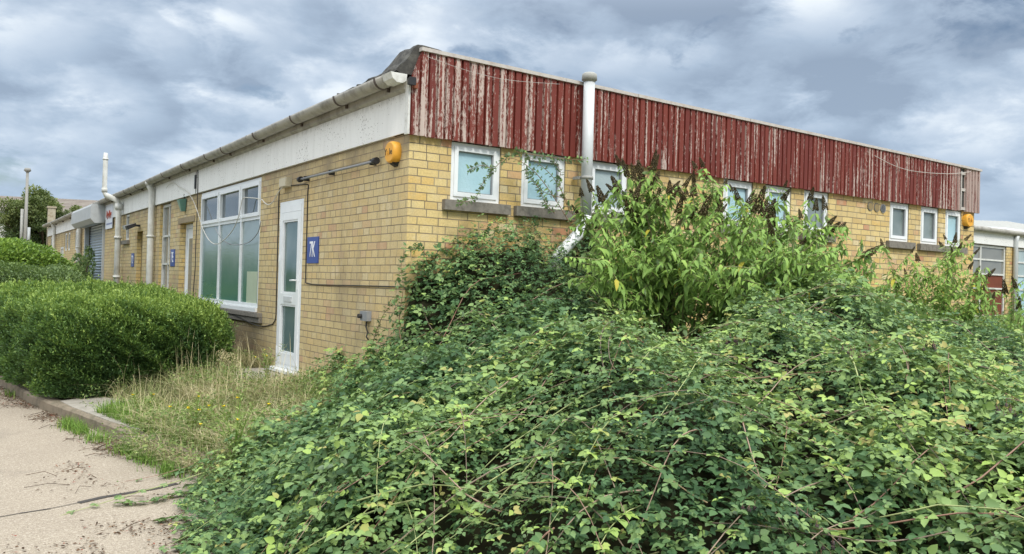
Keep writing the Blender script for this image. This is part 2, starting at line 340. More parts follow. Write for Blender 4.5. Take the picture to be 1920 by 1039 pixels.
M['budstem'] = leafmat('buddleia_stem', [(0,(.16,.14,.07)),(1,(.26,.26,.12))], .7, .2, 0.0)
M['spike'] = leafmat('dead_flower_spike', [(0,(.030,.024,.012)),(1,(.10,.078,.04))], .9, .1, 0.0)
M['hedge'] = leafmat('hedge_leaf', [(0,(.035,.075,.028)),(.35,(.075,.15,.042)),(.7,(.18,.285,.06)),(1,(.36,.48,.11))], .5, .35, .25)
M['limehedge'] = leafmat('lime_shrub_leaf', [(0,(.05,.10,.025)),(.5,(.13,.23,.04)),(1,(.30,.43,.07))], .5, .3, .3)
M['shrub'] = leafmat('dull_shrub_leaf', [(0,(.05,.085,.035)),(.5,(.12,.18,.07)),(1,(.24,.33,.11))], .6, .3, .2)
M['tree'] = leafmat('tree_leaf', [(0,(.04,.065,.025)),(.5,(.12,.155,.055)),(1,(.28,.31,.11))], .6, .25, .2)
M['straw'] = leafmat('dry_grass', [(0,(.13,.19,.06)),(.3,(.28,.29,.12)),(.6,(.48,.42,.23)),(1,(.68,.60,.38))], .75, .2, .15)
M['grass'] = leafmat('green_grass', [(0,(.09,.18,.03)),(.6,(.20,.34,.06)),(1,(.36,.42,.12))], .65, .25, .25)
M['weed'] = leafmat('weed_leaf', [(0,(.11,.18,.05)),(.6,(.29,.37,.11)),(1,(.50,.53,.22))], .6, .25, .25)
M['litter'] = leafmat('leaf_litter', [(0,(.05,.032,.02)),(.7,(.14,.085,.05)),(.93,(.24,.16,.10)),(1,(.25,.04,.03))], .85, .1, 0.0)
M['petal'] = plain('yellow_petal', (.85,.60,.01), .6, .05)
M['purple'] = plain('purple_blossom', (.33,.16,.50), .7, .05)
M['pink'] = plain('pink_leaf', (.65,.16,.20), .6, .1)
M['berry'] = plain('dark_berry', (.035,.012,.018), .35, .2)
def road_mat():
    m, t = mat('brushed_concrete_road'); c = t.objc(); s = t.n('ShaderNodeSeparateXYZ', Vector=c)
    rot = t.n('ShaderNodeMapping', Vector=c, Rotation=(0,0,math.radians(-22))).outputs[0]
    col = t.mix(t.ramp(t.noise(c, 1.1, 7, .6), [(.35,0.0),(.7,1.0)]), (.47,.405,.305), (.37,.315,.235))
    agg = t.noise(c, 110, 3, .7); col = t.mix(t.ramp(agg, [(.40,.9),(.55,0.0)]), col, (.19,.15,.12))
    col = t.mix(t.ramp(t.noise(c, 160, 2), [(.58,0.0),(.68,.6)]), col, (.66,.60,.52))
    brush = t.noise(t.scale(rot, 1.5, 42, 1), 1.0, 5, .75); col = t.mix(t.ramp(brush, [(.47,0.0),(.66,.45)]), col, (.22,.175,.135))
    col = t.mix(t.ramp(t.noise(c, 38, 4, .75), [(.40,.55),(.54,0.0)]), col, (.25,.205,.155)); col = t.mix(t.ramp(t.noise(t.scale(c,1,1,1,(3,3,3)), 45, 3, .7), [(.52,0.0),(.66,.45)]), col, (.62,.55,.45))
    st = t.ramp(t.noise(c, .7, 8, .7), [(.56,0.0),(.66,.45)]); col = t.mix(st, col, (.20,.17,.14))
    h = t.math('ADD', t.math('MULTIPLY', agg, .6), t.math('MULTIPLY', brush, -.6))
    t.out(t.bsdf(col, .92, t.bump(h, .7, .01), .2)); return m
M['road'] = road_mat()
def soil_mat(name, a, b, d, gr):
    m, t = mat(name); c = t.objc()
    col = t.mix(t.ramp(t.noise(c, 1.6, 8, .65), [(.35,0.0),(.65,1.0)]), a, b)
    col = t.mix(t.ramp(t.noise(c, 14, 6, .7), [(.45,0.0),(.65,.7)]), col, d)
    t.out(t.bsdf(col, .95, t.bump(t.noise(c, gr, 6, .7), .9, .03), .15)); return m
M['soil'] = soil_mat('verge_soil', (.10,.085,.05), (.09,.11,.035), (.17,.14,.08), 30)
M['ground'] = soil_mat('rough_ground', (.16,.17,.08), (.22,.20,.12), (.10,.13,.04), 3)

# ------------------------------------------------------------------ ground, road, kerb, verge
me = MB().add([(-600,-600,-.02),(600,-600,-.02),(600,900,-.02),(-600,900,-.02)], [(0,1,2,3)]).build('ground', M['ground']); tag(me, kind='structure')
KERB = [(-3.75,40),(-3.3,20),(-2.95,10),(-2.80,6.7),(-2.62,4.6),(-2.42,3.4),(-2.22,2.4),(-2.02,1.2),(-1.80,.2),(-1.45,-.9),(-.8,-1.9),(.4,-2.7),(3,-3.6),(8,-4.6),(16,-5.6),(40,-7)]
def crs(P, n=10):
    out = []
    for i in range(len(P)-1):
        p0, p1, p2, p3 = [np.array(P[max(0, min(len(P)-1, j))], float) for j in (i-1, i, i+1, i+2)]
        for k in range(n):
            t = k/n; out.append(.5*((2*p1)+(-p0+p2)*t+(2*p0-5*p1+4*p2-p3)*t*t+(-p0+3*p1-3*p2+p3)*t**3))
    out.append(np.array(P[-1], float)); return out
kp = crs(KERB, 8)
rd = MB(); rd.add([(-60,40,0)]+[(p[0]+.06,p[1],0) for p in kp]+[(40,-60,0),(-60,-60,0)], [tuple(range(len(kp)+3))]); tag(rd.build('road', M['road']), kind='structure')
# expansion joint across the road, slightly sunk strip
jm = MB(); j0 = np.array([-6.5,-1.93]); j1 = np.array([-2.0,-.33]); d = (j1-j0); nn = 26
jp = [j0+d*i/nn+np.array([0,.02*math.sin(i*1.7)]) for i in range(nn+1)]; nrm = np.array([-d[1], d[0]])/np.linalg.norm(d)
for i in range(nn):
    w0 = .004+.004*random.random()+(.02 if i > 21 else 0); a = jp[i]; b = jp[i+1]
    jm.add([(*(a-nrm*w0),.004),(*(b-nrm*w0),.004),(*(b+nrm*w0),.004),(*(a+nrm*w0),.004)], [(0,1,2,3)])
M['joint'] = plain('bitumen_joint', (.05,.045,.04), .9, .5, (.12,.10,.08), 20)
tag(jm.build('road_joint', M['joint']), kind='structure')
# kerb
km = MB(); kn = []
for i, p in enumerate(kp):
    tdir = kp[min(i+1, len(kp)-1)]-kp[max(i-1, 0)]; tdir /= np.linalg.norm(tdir); kn.append(np.array([-tdir[1], tdir[0]]))
prof = [(0,-.05),(0.0,.095),(.02,.118),(.13,.122),(.13,-.05)]
vs = []; fs = []
for i, p in enumerate(kp):
    for (o_, z_) in prof:
        q = p+kn[i]*o_; vs.append((q[0]+random.uniform(-.004,.004), q[1], z_+random.uniform(-.004,.004) if z_ > 0 else z_))
n5 = len(prof)
for i in range(len(kp)-1):
    for k in range(n5-1): fs.append((i*n5+k, i*n5+k+1, (i+1)*n5+k+1, (i+1)*n5+k))
km.add(vs, fs); tag(km.build('kerb', M['kerb']), kind='structure')
# verge: rises from the kerb to the foot of the walls
def kerb_x(y):
    ys = [p[1] for p in kp][::-1]; xs = [p[0] for p in kp][::-1]; return np.interp(y, ys, xs)
def terr(x, y):
    x = np.asarray(x, float); y = np.asarray(y, float)
    dl = x-(kerb_x(y)+.13); f = np.clip(dl/1.9, 0, 1)**.8
    return .118+.25*f*f*(3-2*f)
NX, NY = 90, 170
yv = np.linspace(-6.9, 39.9, NY)
G = []
for yy in yv:
    x0 = float(kerb_x(yy))+.12
    for i in range(NX):
        xx = x0+(45-x0)*(i/(NX-1))**3; G.append((xx, yy, float(terr(xx, yy))+(.02*vnoise(np.array(xx*3), np.array(yy*3)) if xx > x0+.5 else 0)))
F = [(j*NX+i, j*NX+i+1, (j+1)*NX+i+1, (j+1)*NX+i) for j in range(NY-1) for i in range(NX-1)]
vg = MB().add(G, F, 0, True); tag(vg.build('verge', M['soil'], fixn=False), kind='structure')
# cracked concrete apron on the verge beside the kerb
ap = MB(); ap.add([(-2.36,3.62,.124),(-2.30,3.1,.124),(-2.08,1.9,.124),(-1.93,1.3,.126),(-1.45,1.5,.20),(-1.35,2.6,.225),(-1.3,3.7,.225)], [(0,1,2,3,4,5,6)])
vsb = [(x,y,z-.1) for x,y,z in ap.v]; n7 = len(vsb); ap.add(ap.v[:n7]+vsb, [(i,(i+1)%n7,(i+1)%n7+n7,i+n7) for i in range(n7)])
tag(ap.build('pavement', M['conc']), kind='structure')

# ------------------------------------------------------------------ main building
B = thing('brick_building', 'long single-storey yellow brick unit block with white fascia and peeling red timber gable', 'building', (0,0,0))
ZB = 2.91
def wall(plane, a0, a1, z0, z1, ops, depth, thick, name, parent, material, off=0.0):
    """front face with openings + reveals. plane 'L': x=off facing -x, a=y ; 'R': y=off facing -y, a=x"""
    us = sorted({a0, a1, *[o[0] for o in ops], *[o[1] for o in ops]}); zs = sorted({z0, z1, *[o[2] for o in ops], *[o[3] for o in ops]})
    us = [u for u in us if a0 <= u <= a1]; zs = [z for z in zs if z0 <= z <= z1]
    def pt(a, dd, z): return (off+dd, a, z) if plane == 'L' else (a, off+dd, z)
    m = MB()
    def inop(a, z): return any(o[0] < a < o[1] and o[2] < z < o[3] for o in ops)
    for i in range(len(us)-1):
        for j in range(len(zs)-1):
            if not inop((us[i]+us[i+1])/2, (zs[j]+zs[j+1])/2):
                q = [pt(us[i],0,zs[j]),pt(us[i+1],0,zs[j]),pt(us[i+1],0,zs[j+1]),pt(us[i],0,zs[j+1])]
                m.add(q, [(3,2,1,0) if plane == 'L' else (0,1,2,3)])
    for o in ops:
        u0, u1, w0, w1 = o[:4]; dp = o[4] if len(o) > 4 else depth
        for q in ([pt(u0,0,w0),pt(u0,dp,w0),pt(u0,dp,w1),pt(u0,0,w1)], [pt(u1,0,w0),pt(u1,dp,w0),pt(u1,dp,w1),pt(u1,0,w1)],
                  [pt(u0,0,w0),pt(u1,0,w0),pt(u1,dp,w0),pt(u0,dp,w0)], [pt(u0,0,w1),pt(u1,0,w1),pt(u1,dp,w1),pt(u0,dp,w1)]):
            m.add(q, [(0,1,2,3)])
    for q in ([pt(a0,thick,z0),pt(a1,thick,z0),pt(a1,thick,z1),pt(a0,thick,z1)],): 
        if thick > 0: m.add(q, [(0,1,2,3)])
    return m.build(name, material, parent, fixn=False)
WY1 = 30.6; XR = 9.95
opsL = [(2.65,3.48,.45,2.50),(4.26,7.39,1.14,2.9),(7.84,8.76,.1,2.46,.18),(9.52,10.42,1.13,2.9,.12),(12.05,12.66,.1,2.46,.16),(13.62,14.08,2.31,2.9),
        (17.0,20.2,.1,2.9,.15),(21.45,22.0,2.24,2.87),(22.2,22.75,2.24,2.87),(23.9,24.5,2.26,2.86),(24.7,25.3,2.26,2.86),(25.55,26.4,.1,2.42),(28.1,28.8,2.2,2.86),(29.0,29.7,2.2,2.86)]
wall('L', 0, WY1, -.05, ZB, opsL, .12, .34, 'wall', B, M['brick'])
opsR = [(x0,x1,2.335,2.9) for x0, x1 in ((.443,1.003),(1.253,1.803),(2.12,2.663),(4.184,4.709),(4.948,5.445),(5.704,6.22),(7.64,8.127),(8.436,8.915),(9.11,9.571))]
wall('R', 0, XR, -.05, ZB, opsR, .12, .34, 'wall', B, M['brick'])
MB().add([(XR,0,-.05),(XR,12,-.05),(XR,12,3.2),(XR,0,3.2)], [(0,1,2,3)]).build('wall', M['brick'], B, fixn=False)
MB().add([(0,WY1,-.05),(XR,WY1,-.05),(XR,WY1,3.3),(0,WY1,3.3)], [(0,1,2,3)]).build('wall', M['brick'], B, fixn=False)
# fascia: long white boards, butted with a dark gap at y=7.6
for y0, y1 in ((-.002,7.58),(7.66,16.4),(16.42,22.98),(23.0,WY1)):
    MB().box(-.028, .02, y0, y1, ZB+.004, 3.285).build('fascia_board', M['white_board'], B)
# sloping soffit board between fascia and gutter
so = MB(); so.prism([(-.03,3.287),(-.06,3.31),(-.06,3.40),(.02,3.40),(.02,3.287)], 1, 0.02, WY1); so.build('soffit', M['gutter'], B)
# gutter (half round) with brackets
gt = MB(); seg = 12; gy = [.16+(30.7-.16)*i/60 for i in range(61)]
vs = []; 
for y in gy:
    zc = 3.428-.0028*(y-.16)+.006*math.sin(y*.9)
    for k in range(seg+1):
        a = math.pi+math.pi*k/seg; vs.append((-.14+.080*math.cos(a), y, zc+.085*math.sin(a)))
    for k in range(seg, -1, -1):
        a = math.pi+math.pi*k/seg; vs.append((-.14+.074*math.cos(a), y, zc+.079*math.sin(a)+.0005))
n2 = 2*(seg+1)
fs = [(i*n2+k, i*n2+(k+1)%n2, (i+1)*n2+(k+1)%n2, (i+1)*n2+k) for i in range(60) for k in range(n2)]
fs += [tuple(range(n2))]
gt.add(vs, fs, 0, False); gut = gt.build('gutter', M['gutter'], B)
for p in gut.data.polygons: p.use_smooth = True
gz = lambda y: 3.428-.0028*(y-.16)+.006*math.sin(y*.9)
for y in [.32,1.3,2.6,4.0,4.25,5.5,6.4,7.9,8.15,9.4,11.9,13.2,15.6,17.5,19.5,21.6,23.5,25.5,27.5,29.5]:
    b = MB(); zc = gz(y); P = [(-.14+.086*math.cos(math.pi+math.pi*k/10), y, zc+.091*math.sin(math.pi+math.pi*k/10)) for k in range(11)]
    vs = []
    for q in P:
        for dy, s_ in ((-.016,1),(.016,1)): vs.append((q[0], y+dy, q[2]))
        for dy in (.016,-.016): vs.append((-.14+(q[0]+.14)*.93, y+dy, zc+(q[2]-zc)*.93))
    b.add(vs, [(i*4+k, i*4+(k+1)%4, (i+1)*4+(k+1)%4, (i+1)*4+k) for i in range(10) for k in range(4)])
    b.box(-.085,-.03, y-.012, y+.012, zc-.105, zc-.07); b.build('bracket', M['bracket'] if y not in (4.25,8.15) else M['gutter'], gut)
# white stop board where the gutter meets the gable
MB().prism([(-.222,3.43),(-.20,3.375),(-.16,3.345),(-.10,3.345),(-.065,3.37),(-.058,3.43)], 1, -.03, .158).build('gutter_end', M['oldwhite'], B)
# roof: felted deck, ragged felt edge over the gutter, bitumen upstand behind the gable
rf = MB(); rf.add([(-.10,.05,3.435),(-.10,WY1+.1,3.35),(XR,WY1+.1,3.42),(XR,.05,3.42)], [(0,3,2,1)])
roof = rf.build('roof', M['felt'], B, fixn=False)
ed = MB(); ny = 240; vs = []
for i in range(ny+1):
    y = .6+(WY1-.6)*(i/ny)**1.6; r = random.random(); z = gz(y)+.006; up = (.035 if y < 3.2 else .008)
    a = .012*random.random()
    vs += [(-.125-a, y, z-.012*r), (-.120-a, y, z+.014+up*r), (-.02, y, z+.04+up*(1 if y < 3.4 else .5))]
ed.add(vs, [(i*3+k, i*3+k+1, (i+1)*3+k+1, (i+1)*3+k) for i in range(ny) for k in range(2)]); ed.build('felt_edge', M['felt'], roof, fixn=False)
# lumpy bitumen upstand
up = MB(); NU, NV = 16, 10; vs = []
path = [(-.165,3.44),(-.16,3.47),(-.12,3.50),(-.07,3.545),(-.03,3.60),(.0,3.665),(.045,3.705),(.10,3.715),(.25,3.70),(.5,3.66)]
for i in range(NU+1):
    y = -.02+i*1.35/NU; k = max(0, 1-i/NU)**1.35; k = 1 if i < 4 else max(0,1-(i-4)/(NU-4))**1.6
    for (x, z) in path:
        zz_ = 3.455+(z-3.455)*k if z > 3.455 else z
        vs.append((x+random.uniform(-.009,.009), y+random.uniform(-.02,.02)*(i > 0), zz_+random.uniform(-.013,.013)+.012))
npth = len(path)
up.add(vs, [(i*npth+j, i*npth+j+1, (i+1)*npth+j+1, (i+1)*npth+j) for i in range(NU) for j in range(npth-1)])
up.add([vs[j] for j in range(npth)]+[(.5,-.02,3.43),(-.12,-.02,3.435)], [tuple(range(npth+2))])
up.build('felt_edge', M['felt'], roof, fixn=False)
# cladding boards
cl = MB(); bw = .0868; x = -.03; i = 0
def ctop(x): return 3.672-.0112*x if x > .075 else 3.37+(x+.03)/.105*.30
while x < XR+.03:
    x1 = min(x+bw*random.uniform(.97,1.03), XR+.04); tnt = random.random()**1.5
    if random.random() < .045: tnt = 1.3
    miss = 9.45 < (x+x1)/2 < 9.62
    zb = 2.885+random.uniform(-.004,.004); z0 = zb
    if not miss:
        dpt = random.uniform(-.003,.003); g = .008
        pr = [(x,-.030),(x+.010,-.036+dpt),(x+.016,-.062+dpt),(x1-.010,-.064+dpt),(x1-.004,-.040+dpt),(x1,-.030)]
        top = [ctop(a) for a, _ in pr]; lean = random.uniform(-.004,.004) if x < 9 else random.uniform(-.015,.015)
        vs = [(a, b, zb) for a, b in pr]+[(a+lean, b, tz) for (a, b), tz in zip(pr, top)]
        cl.add(vs, [(k, k+1, k+7, k+6) for k in range(5)]+[tuple(range(6)), tuple(range(6,12))], 0, False, tnt)
    x = x1
cl.build('cladding', M['cladding'], B, fixn=False)
bk = MB(); bk.box(-.018,XR+.03,-.024,.3,2.912,3.36); bk.add([(.06,-.022,3.36),(XR+.03,-.022,3.36),(XR+.03,-.022,3.54),(.1,-.022,3.64)], [(0,1,2,3)]); bk.build('backing_board', M['felt'], B)
for z in (2.93,3.22,3.47): MB().box(9.44,9.64,-.045,-.0245,z-.022,z+.022).build('batten', M['trim'], B)
MB().box(9.43,9.455,-.058,-.0455,2.9,3.5).build('batten', M['trim'], B)
cp = MB(); n = 60
for k in range(n):
    xa = .06+(XR+.06-.06)*k/n; xb = .06+(XR)*(k+1)/n; za = ctop(max(xa,.08)); zb_ = ctop(xb)
    o_ = random.uniform(-.002,.002)
    cp.add([(xa,-.082+o_,za-.014),(xb,-.082+o_,zb_-.014),(xb,-.082+o_,zb_+.020),(xa,-.082+o_,za+.020),(xa,.12,za-.014),(xb,.12,zb_-.014),(xb,.12,zb_+.020),(xa,.12,za+.020)],
           [(0,1,2,3),(3,2,6,7),(0,4,5,1)]+([(0,3,7,4)] if k == 0 else [])+([(1,5,6,2)] if k == n-1 else []))
cp.build('capping', M['trim'], B, fixn=False)
MB().box(-.05,-.0285,-.05,.015,2.89,3.38).build('corner_strip', M['oldwhite'], B)

# ---- windows
def pbox(m, plane, a0, a1, d0, d1, z0, z1, off=0.0):
    return m.box(off+d0, off+d1, a0, a1, z0, z1) if plane == 'L' else m.box(a0, a1, off+d0, off+d1, z0, z1)
def ring(m, plane, a0, a1, z0, z1, w, d0, d1, off=0.0):
    pbox(m, plane, a0, a0+w, d0, d1, z0, z1, off); pbox(m, plane, a1-w, a1, d0, d1, z0, z1, off)
    pbox(m, plane, a0+w, a1-w, d0, d1, z0, z0+w, off); pbox(m, plane, a0+w, a1-w, d0, d1, z1-w, z1, off)
def window(plane, a0, a1, z0, z1, gm, parent, off=0.0, sash=True, w=.045, d=.015, fm=None, label=None):
    fm = fm or M['upvc']; m = MB(); ring(m, plane, a0+.004, a1-.004, z0+.004, z1-.004, w, d, d+.07, off)
    o = m.build('window', fm, parent)
    if label: o['label'] = label
    if sash:
        s_ = MB(); ring(s_, plane, a0+w-.006, a1-w+.006, z0+w-.006, z1-w+.006, .042, d-.012, d+.05, off); s_.build('sash', fm, o); w2 = w+.03
        r_ = MB(); ring(r_, plane, a0+w+.034, a1-w-.034, z0+w+.034, z1-w-.034, .010, d+.006, d+.048, off); r_.build('gasket', M['greyplastic'], o)
    else: w2 = w-.005
    g = MB(); pbox(g, plane, a0+w2, a1-w2, d+.028, d+.034, z0+w2, z1-w2, off); g.build('pane', gm, o)
    return o
RW = [('g_cyan',),('g_cyan',),('g_white',),('g_cyan',),('g_cyan',),('g_dark',),('g_dark',),('g_dark',),('g_cyan',)]
for (x0,x1,z0,z1), (g,) in zip(opsR, RW):
    o = window('R', x0, x1, z0, z1-.012, M[g], B)
    sl = MB(); sl.box(x0-.085, x1+.095 if x1 < 9.5 else x1+.1, -.058, .014, 2.235, 2.331)
    for k in range(8): pass
    sl.build('sill', M['sill'], o)
window('L', 13.62,14.08,2.31,2.9, M['g_old'], B, fm=M['oldwhite'], sash=False)
MB().box(-.06,.014,13.5,14.25,2.22,2.305).build('sill', M['sill'], B)
for a0, a1, z0, z1 in [q[:4] for q in opsL[7:11]]+[q[:4] for q in opsL[12:14]]:
    window('L', a0, a1, z0, z1, M['g_old'], B, fm=M['oldwhite'], sash=False, w=.06)
# large three-bay window
bw_ = MB(); ring(bw_, 'L', 4.265, 7.385, 1.145, 2.893, .055, .01, .09)
for y in (5.17, 6.29): pbox(bw_, 'L', y-.03, y+.03, .012, .085, 1.2, 2.838)
for ya, yb in ((4.32,5.14),(5.20,6.26),(6.32,7.33)): pbox(bw_, 'L', ya, yb, .014, .08, 2.335, 2.385)
big = bw_.build('window', M['upvc'], B); big['label'] = 'wide white three-bay window with frosted green lower panes'
for ya, yb in ((4.32,5.14),(5.20,6.26),(6.32,7.33)):
    s_ = MB(); ring(s_, 'L', ya-.004, yb+.004, 2.381, 2.842, .05, -.006, .06); s_.build('sash', M['upvc'], big)
    g = MB(); g.box(.035,.041, ya+.04, yb-.04, 2.425, 2.80); g.build('pane', M['g_clear'], big)
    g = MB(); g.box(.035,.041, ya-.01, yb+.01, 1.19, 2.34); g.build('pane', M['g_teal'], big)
ms = MB(); ms.box(.028,.0345, 4.40, 4.86, 1.2, 1.63); ms.build('paper_panel', plain('pale_paper', (.42,.48,.34), .5, .1), big)
sl = MB(); sl.box(-.07,.009, 4.05, 7.68, 1.03, 1.085).box(-.045,.009,4.05,7.68,.955,1.028); sl.build('sill', M['sill'], big)
MB().box(-.03,.12,4.27,7.38,1.09,1.142).build('window_board', M['upvc'], big)
# door 7K
dm = MB(); ring(dm, 'L', 2.655, 3.475, .455, 2.495, .055, .0, .08); dm.box(-.005,.07,2.712,3.418,2.36,2.438); dr = dm.build('door', M['upvc'], B); dr['label'] = 'narrow white glazed door with letter plate'
df = MB()
df.box(-.012,.05,2.714,2.80,.515,2.355).box(-.012,.05,3.33,3.416,.515,2.355).box(-.012,.05,2.802,3.328,2.26,2.355).box(-.012,.05,2.802,3.328,.515,.64).box(-.012,.05,2.802,3.328,1.235,1.365)
df.build('door_leaf', M['upvc'], dr)
for z0, z1 in ((.63,1.24),(1.36,2.265)): MB().box(.018,.024,2.795,3.335,z0,z1).build('pane', M['g_door'], dr)
for z0, z1 in ((.64,1.235),(1.365,2.26)):
    r_ = MB(); ring(r_, 'L', 2.803, 3.327, z0+.001, z1-.001, .022, -.004, .017); r_.build('beading', M['upvc'], dr)
MB().box(-.022,-.0125,2.93,3.2,1.268,1.332).build('letter_plate', M['pipe_grey'], dr)
hd = MB(); hd.box(-.02,-.0125,2.745,2.775,1.42,1.58); hd.tube([(-.02,2.76,1.53),(-.06,2.76,1.53),(-.062,2.79,1.53),(-.06,2.88,1.527)], .009, 8); hd.build('handle', M['upvc'], dr)
MB().box(-.11,.0,2.60,3.53,.42,.452).build('threshold', M['upvc'], dr)
for z in (.62,1.75,2.2): MB().box(-.018,-.004,3.40,3.43,z,z+.09).build('hinge', M['upvc'], dr)
# recessed door by the 7E sign
m = MB(); ring(m, 'L', 7.845, 8.755, .1, 2.45, .07, .10, .16); d7 = m.build('door', M['upvc'], B)
MB().box(.12,.15,7.915,8.685,.17,2.38).build('door_leaf', M['upvc'], d7)
MB().box(.112,.1195,8.05,8.55,1.2,2.2).build('pane', M['g_old'], d7)
MB().box(-.012,.099,7.72,8.88,2.462,2.56).build('lintel', plain('brick_lintel', (.30,.24,.15), .9, .5, (.14,.11,.08), 12), B)
# tall narrow window
m = MB(); ring(m, 'L', 9.525, 10.415, 1.135, 2.893, .05, .05, .11)
for z in (1.76,2.29): m.box(.055,.10,9.577,10.363,z-.018,z+.018)
m.box(.055,.10,9.90,9.93,1.19,2.84)
tw = m.build('window', M['oldwhite'], B); MB().box(.085,.09,9.57,10.37,1.18,2.85).build('pane', M['g_old'], tw)
MB().box(-.03,.05,9.45,10.5,1.06,1.128).build('sill', M['sill'], tw)
# recess beside 7D sign
MB().box(.09,.13,12.055,12.655,.1,2.45).build('door', M['door_old'], B)
# roller shutter
sh = MB(); zs_ = np.arange(.12, 2.88, .075); 
vs = []
for z in zs_: vs += [(.10,17.0,z),(.10,20.2,z),(.075,17.0,z+.037),(.075,20.2,z+.037)]
sh.add(vs, [(2*i,2*i+1,2*i+3,2*i+2) for i in range(len(vs)//2-1)]); sht = sh.build('roller_shutter', M['shutter'], B, fixn=False)
for a, b in ((16.92,17.06),(20.14,20.28)): MB().box(-.05,.06,a,b,.1,2.86).build('guide_rail', M['greypaint'], sht)
m = MB(); m.prism([(-.03,2.84),(-.27,2.82),(-.37,2.93),(-.37,3.24),(-.33,3.30),(-.03,3.31)], 1, 16.8, 20.55); m.build('shutter_box', M['greypaint'], sht)
# far door
m = MB(); ring(m, 'L', 25.555, 26.395, .1, 2.41, .06, .0, .08); dq = m.build('door', M['oldwhite'], B); MB().box(.04,.06,25.61,26.34,.16,2.35).build('door_leaf', M['oldwhite'], dq)
# downpipes
def downpipe(y, r=.045, mt='pipe_white', x=-.09):
    m = MB(); z = gz(y)-.06; m.tube([(-.135,y,z),(-.13,y,z-.06),(x,y,z-.14),(x,y,z-.2),(x,y,1.9),(x,y,.05)], r, 12)
    o = m.build('downpipe', M[mt], B)
    c = MB(); c.tube([(-.14,y,z+.03),(-.14,y,z-.03)], r*1.3, 12); c.build('outlet', M[mt], o)
    for zc in (2.3, 1.2): c = MB(); c.tube([(x,y,zc-.02),(x,y,zc+.02)], r*1.22, 12); c.box(x,.0,y-.015,y+.015,zc-.012,zc+.012); c.build('collar', M[mt], o)
    return o
downpipe(10.82, .062, 'pipe_white', -.085); downpipe(21.15, .07, 'pipe_white', -.08); downpipe(27.8, .055, 'pipe_white', -.08)
# old vent stack at the far end, lichened
st = MB(); st.box(-.02,.24,30.75,30.98,.1,4.05); st.box(-.05,.27,30.72,31.01,4.05,4.12); st.build('chimney', plain('lichened_stack', (.42,.38,.28), .9, .8, (.20,.12,.06), 9, .2, 0, .8), B)
# air vents (three round holes) on gable wall
for k, xv in enumerate((7.152,7.305,7.46)):
    m = MB(); m.tube([(xv,-.012,2.785-.004*k),(xv,.0,2.785-.004*k)], .062, 20); o = m.build('air_vent', M['sill'] if k < 2 else M['greyplastic'], B)
    m = MB(); m.tube([(xv,-.0135,2.785-.004*k),(xv,-.0122,2.785-.004*k)], .05, 20)
    m.build('vent_hole', [M['door_old'], M['door_old'], M['black']][k], o)
    if k == 2:
        m = MB()
        for q in range(-3,4): m.box(xv-.045,xv+.045,-.020,-.0138,2.775+q*.013,2.780+q*.013)
        m.build('grille', M['greyplastic'], o)
# door step slab
tag(MB().box(-.62,-.002,2.35,3.75,.15,.405).build('doorstep', M['conc']), 'pale concrete step under the white glazed door', 'doorstep')

# ------------------------------------------------------------------ things fixed on the walls
def text_mesh(txt, size, sx, depth=.002):
    cu = bpy.data.curves.new('t', 'FONT'); cu.body = txt; cu.size = size; cu.extrude = depth; cu.align_x = 'CENTER'; cu.align_y = 'CENTER'; cu.space_character = .95; cu.resolution_u = 3
    ob = bpy.data.objects.new('t', cu); COL.objects.link(ob); dg = bpy.context.evaluated_depsgraph_get()
    me = bpy.data.meshes.new_from_object(ob.evaluated_get(dg)); bpy.data.objects.remove(ob); bpy.data.curves.remove(cu)
    for v in me.vertices: v.co.x *= sx
    return me
def place_text(name, txt, size, sx, mt, parent, c, plane):
    me = text_mesh(txt, size, sx); me.materials.clear(); me.materials.append(mt)
    for v in me.vertices:
        a, b, d_ = v.co
        v.co = (c[0]-d_, c[1]-a, c[2]+b) if plane == 'L' else (c[0]+a, c[1]-d_, c[2]+b)
    return link(name, me, parent)
def sign(y0, y1, z0, z1, txt, label):
    cy_, cz_ = (y0+y1)/2, (z0+z1)/2; t_ = thing('door_number_sign', label, 'sign', (0,cy_,cz_))
    m = MB(); m.box(-.012,-.001,y0,y1,z0,z1); m.build('sign_plate', M['blue'], t_)
    place_text('lettering', txt, (z1-z0)*.86, .62, M['signwhite'], t_, (-.0145,cy_,cz_), 'L')
sign(2.13,2.47,1.73,2.03, '7K', 'blue number sign reading 7K right of the white glazed door')
sign(9.07,9.40,1.71,2.02, '7E', 'blue number sign reading 7E left of the big window beyond the recessed door')
sign(12.9,13.2,1.71,2.0, '7D', 'small far blue number sign reading 7D under the wall floodlight')
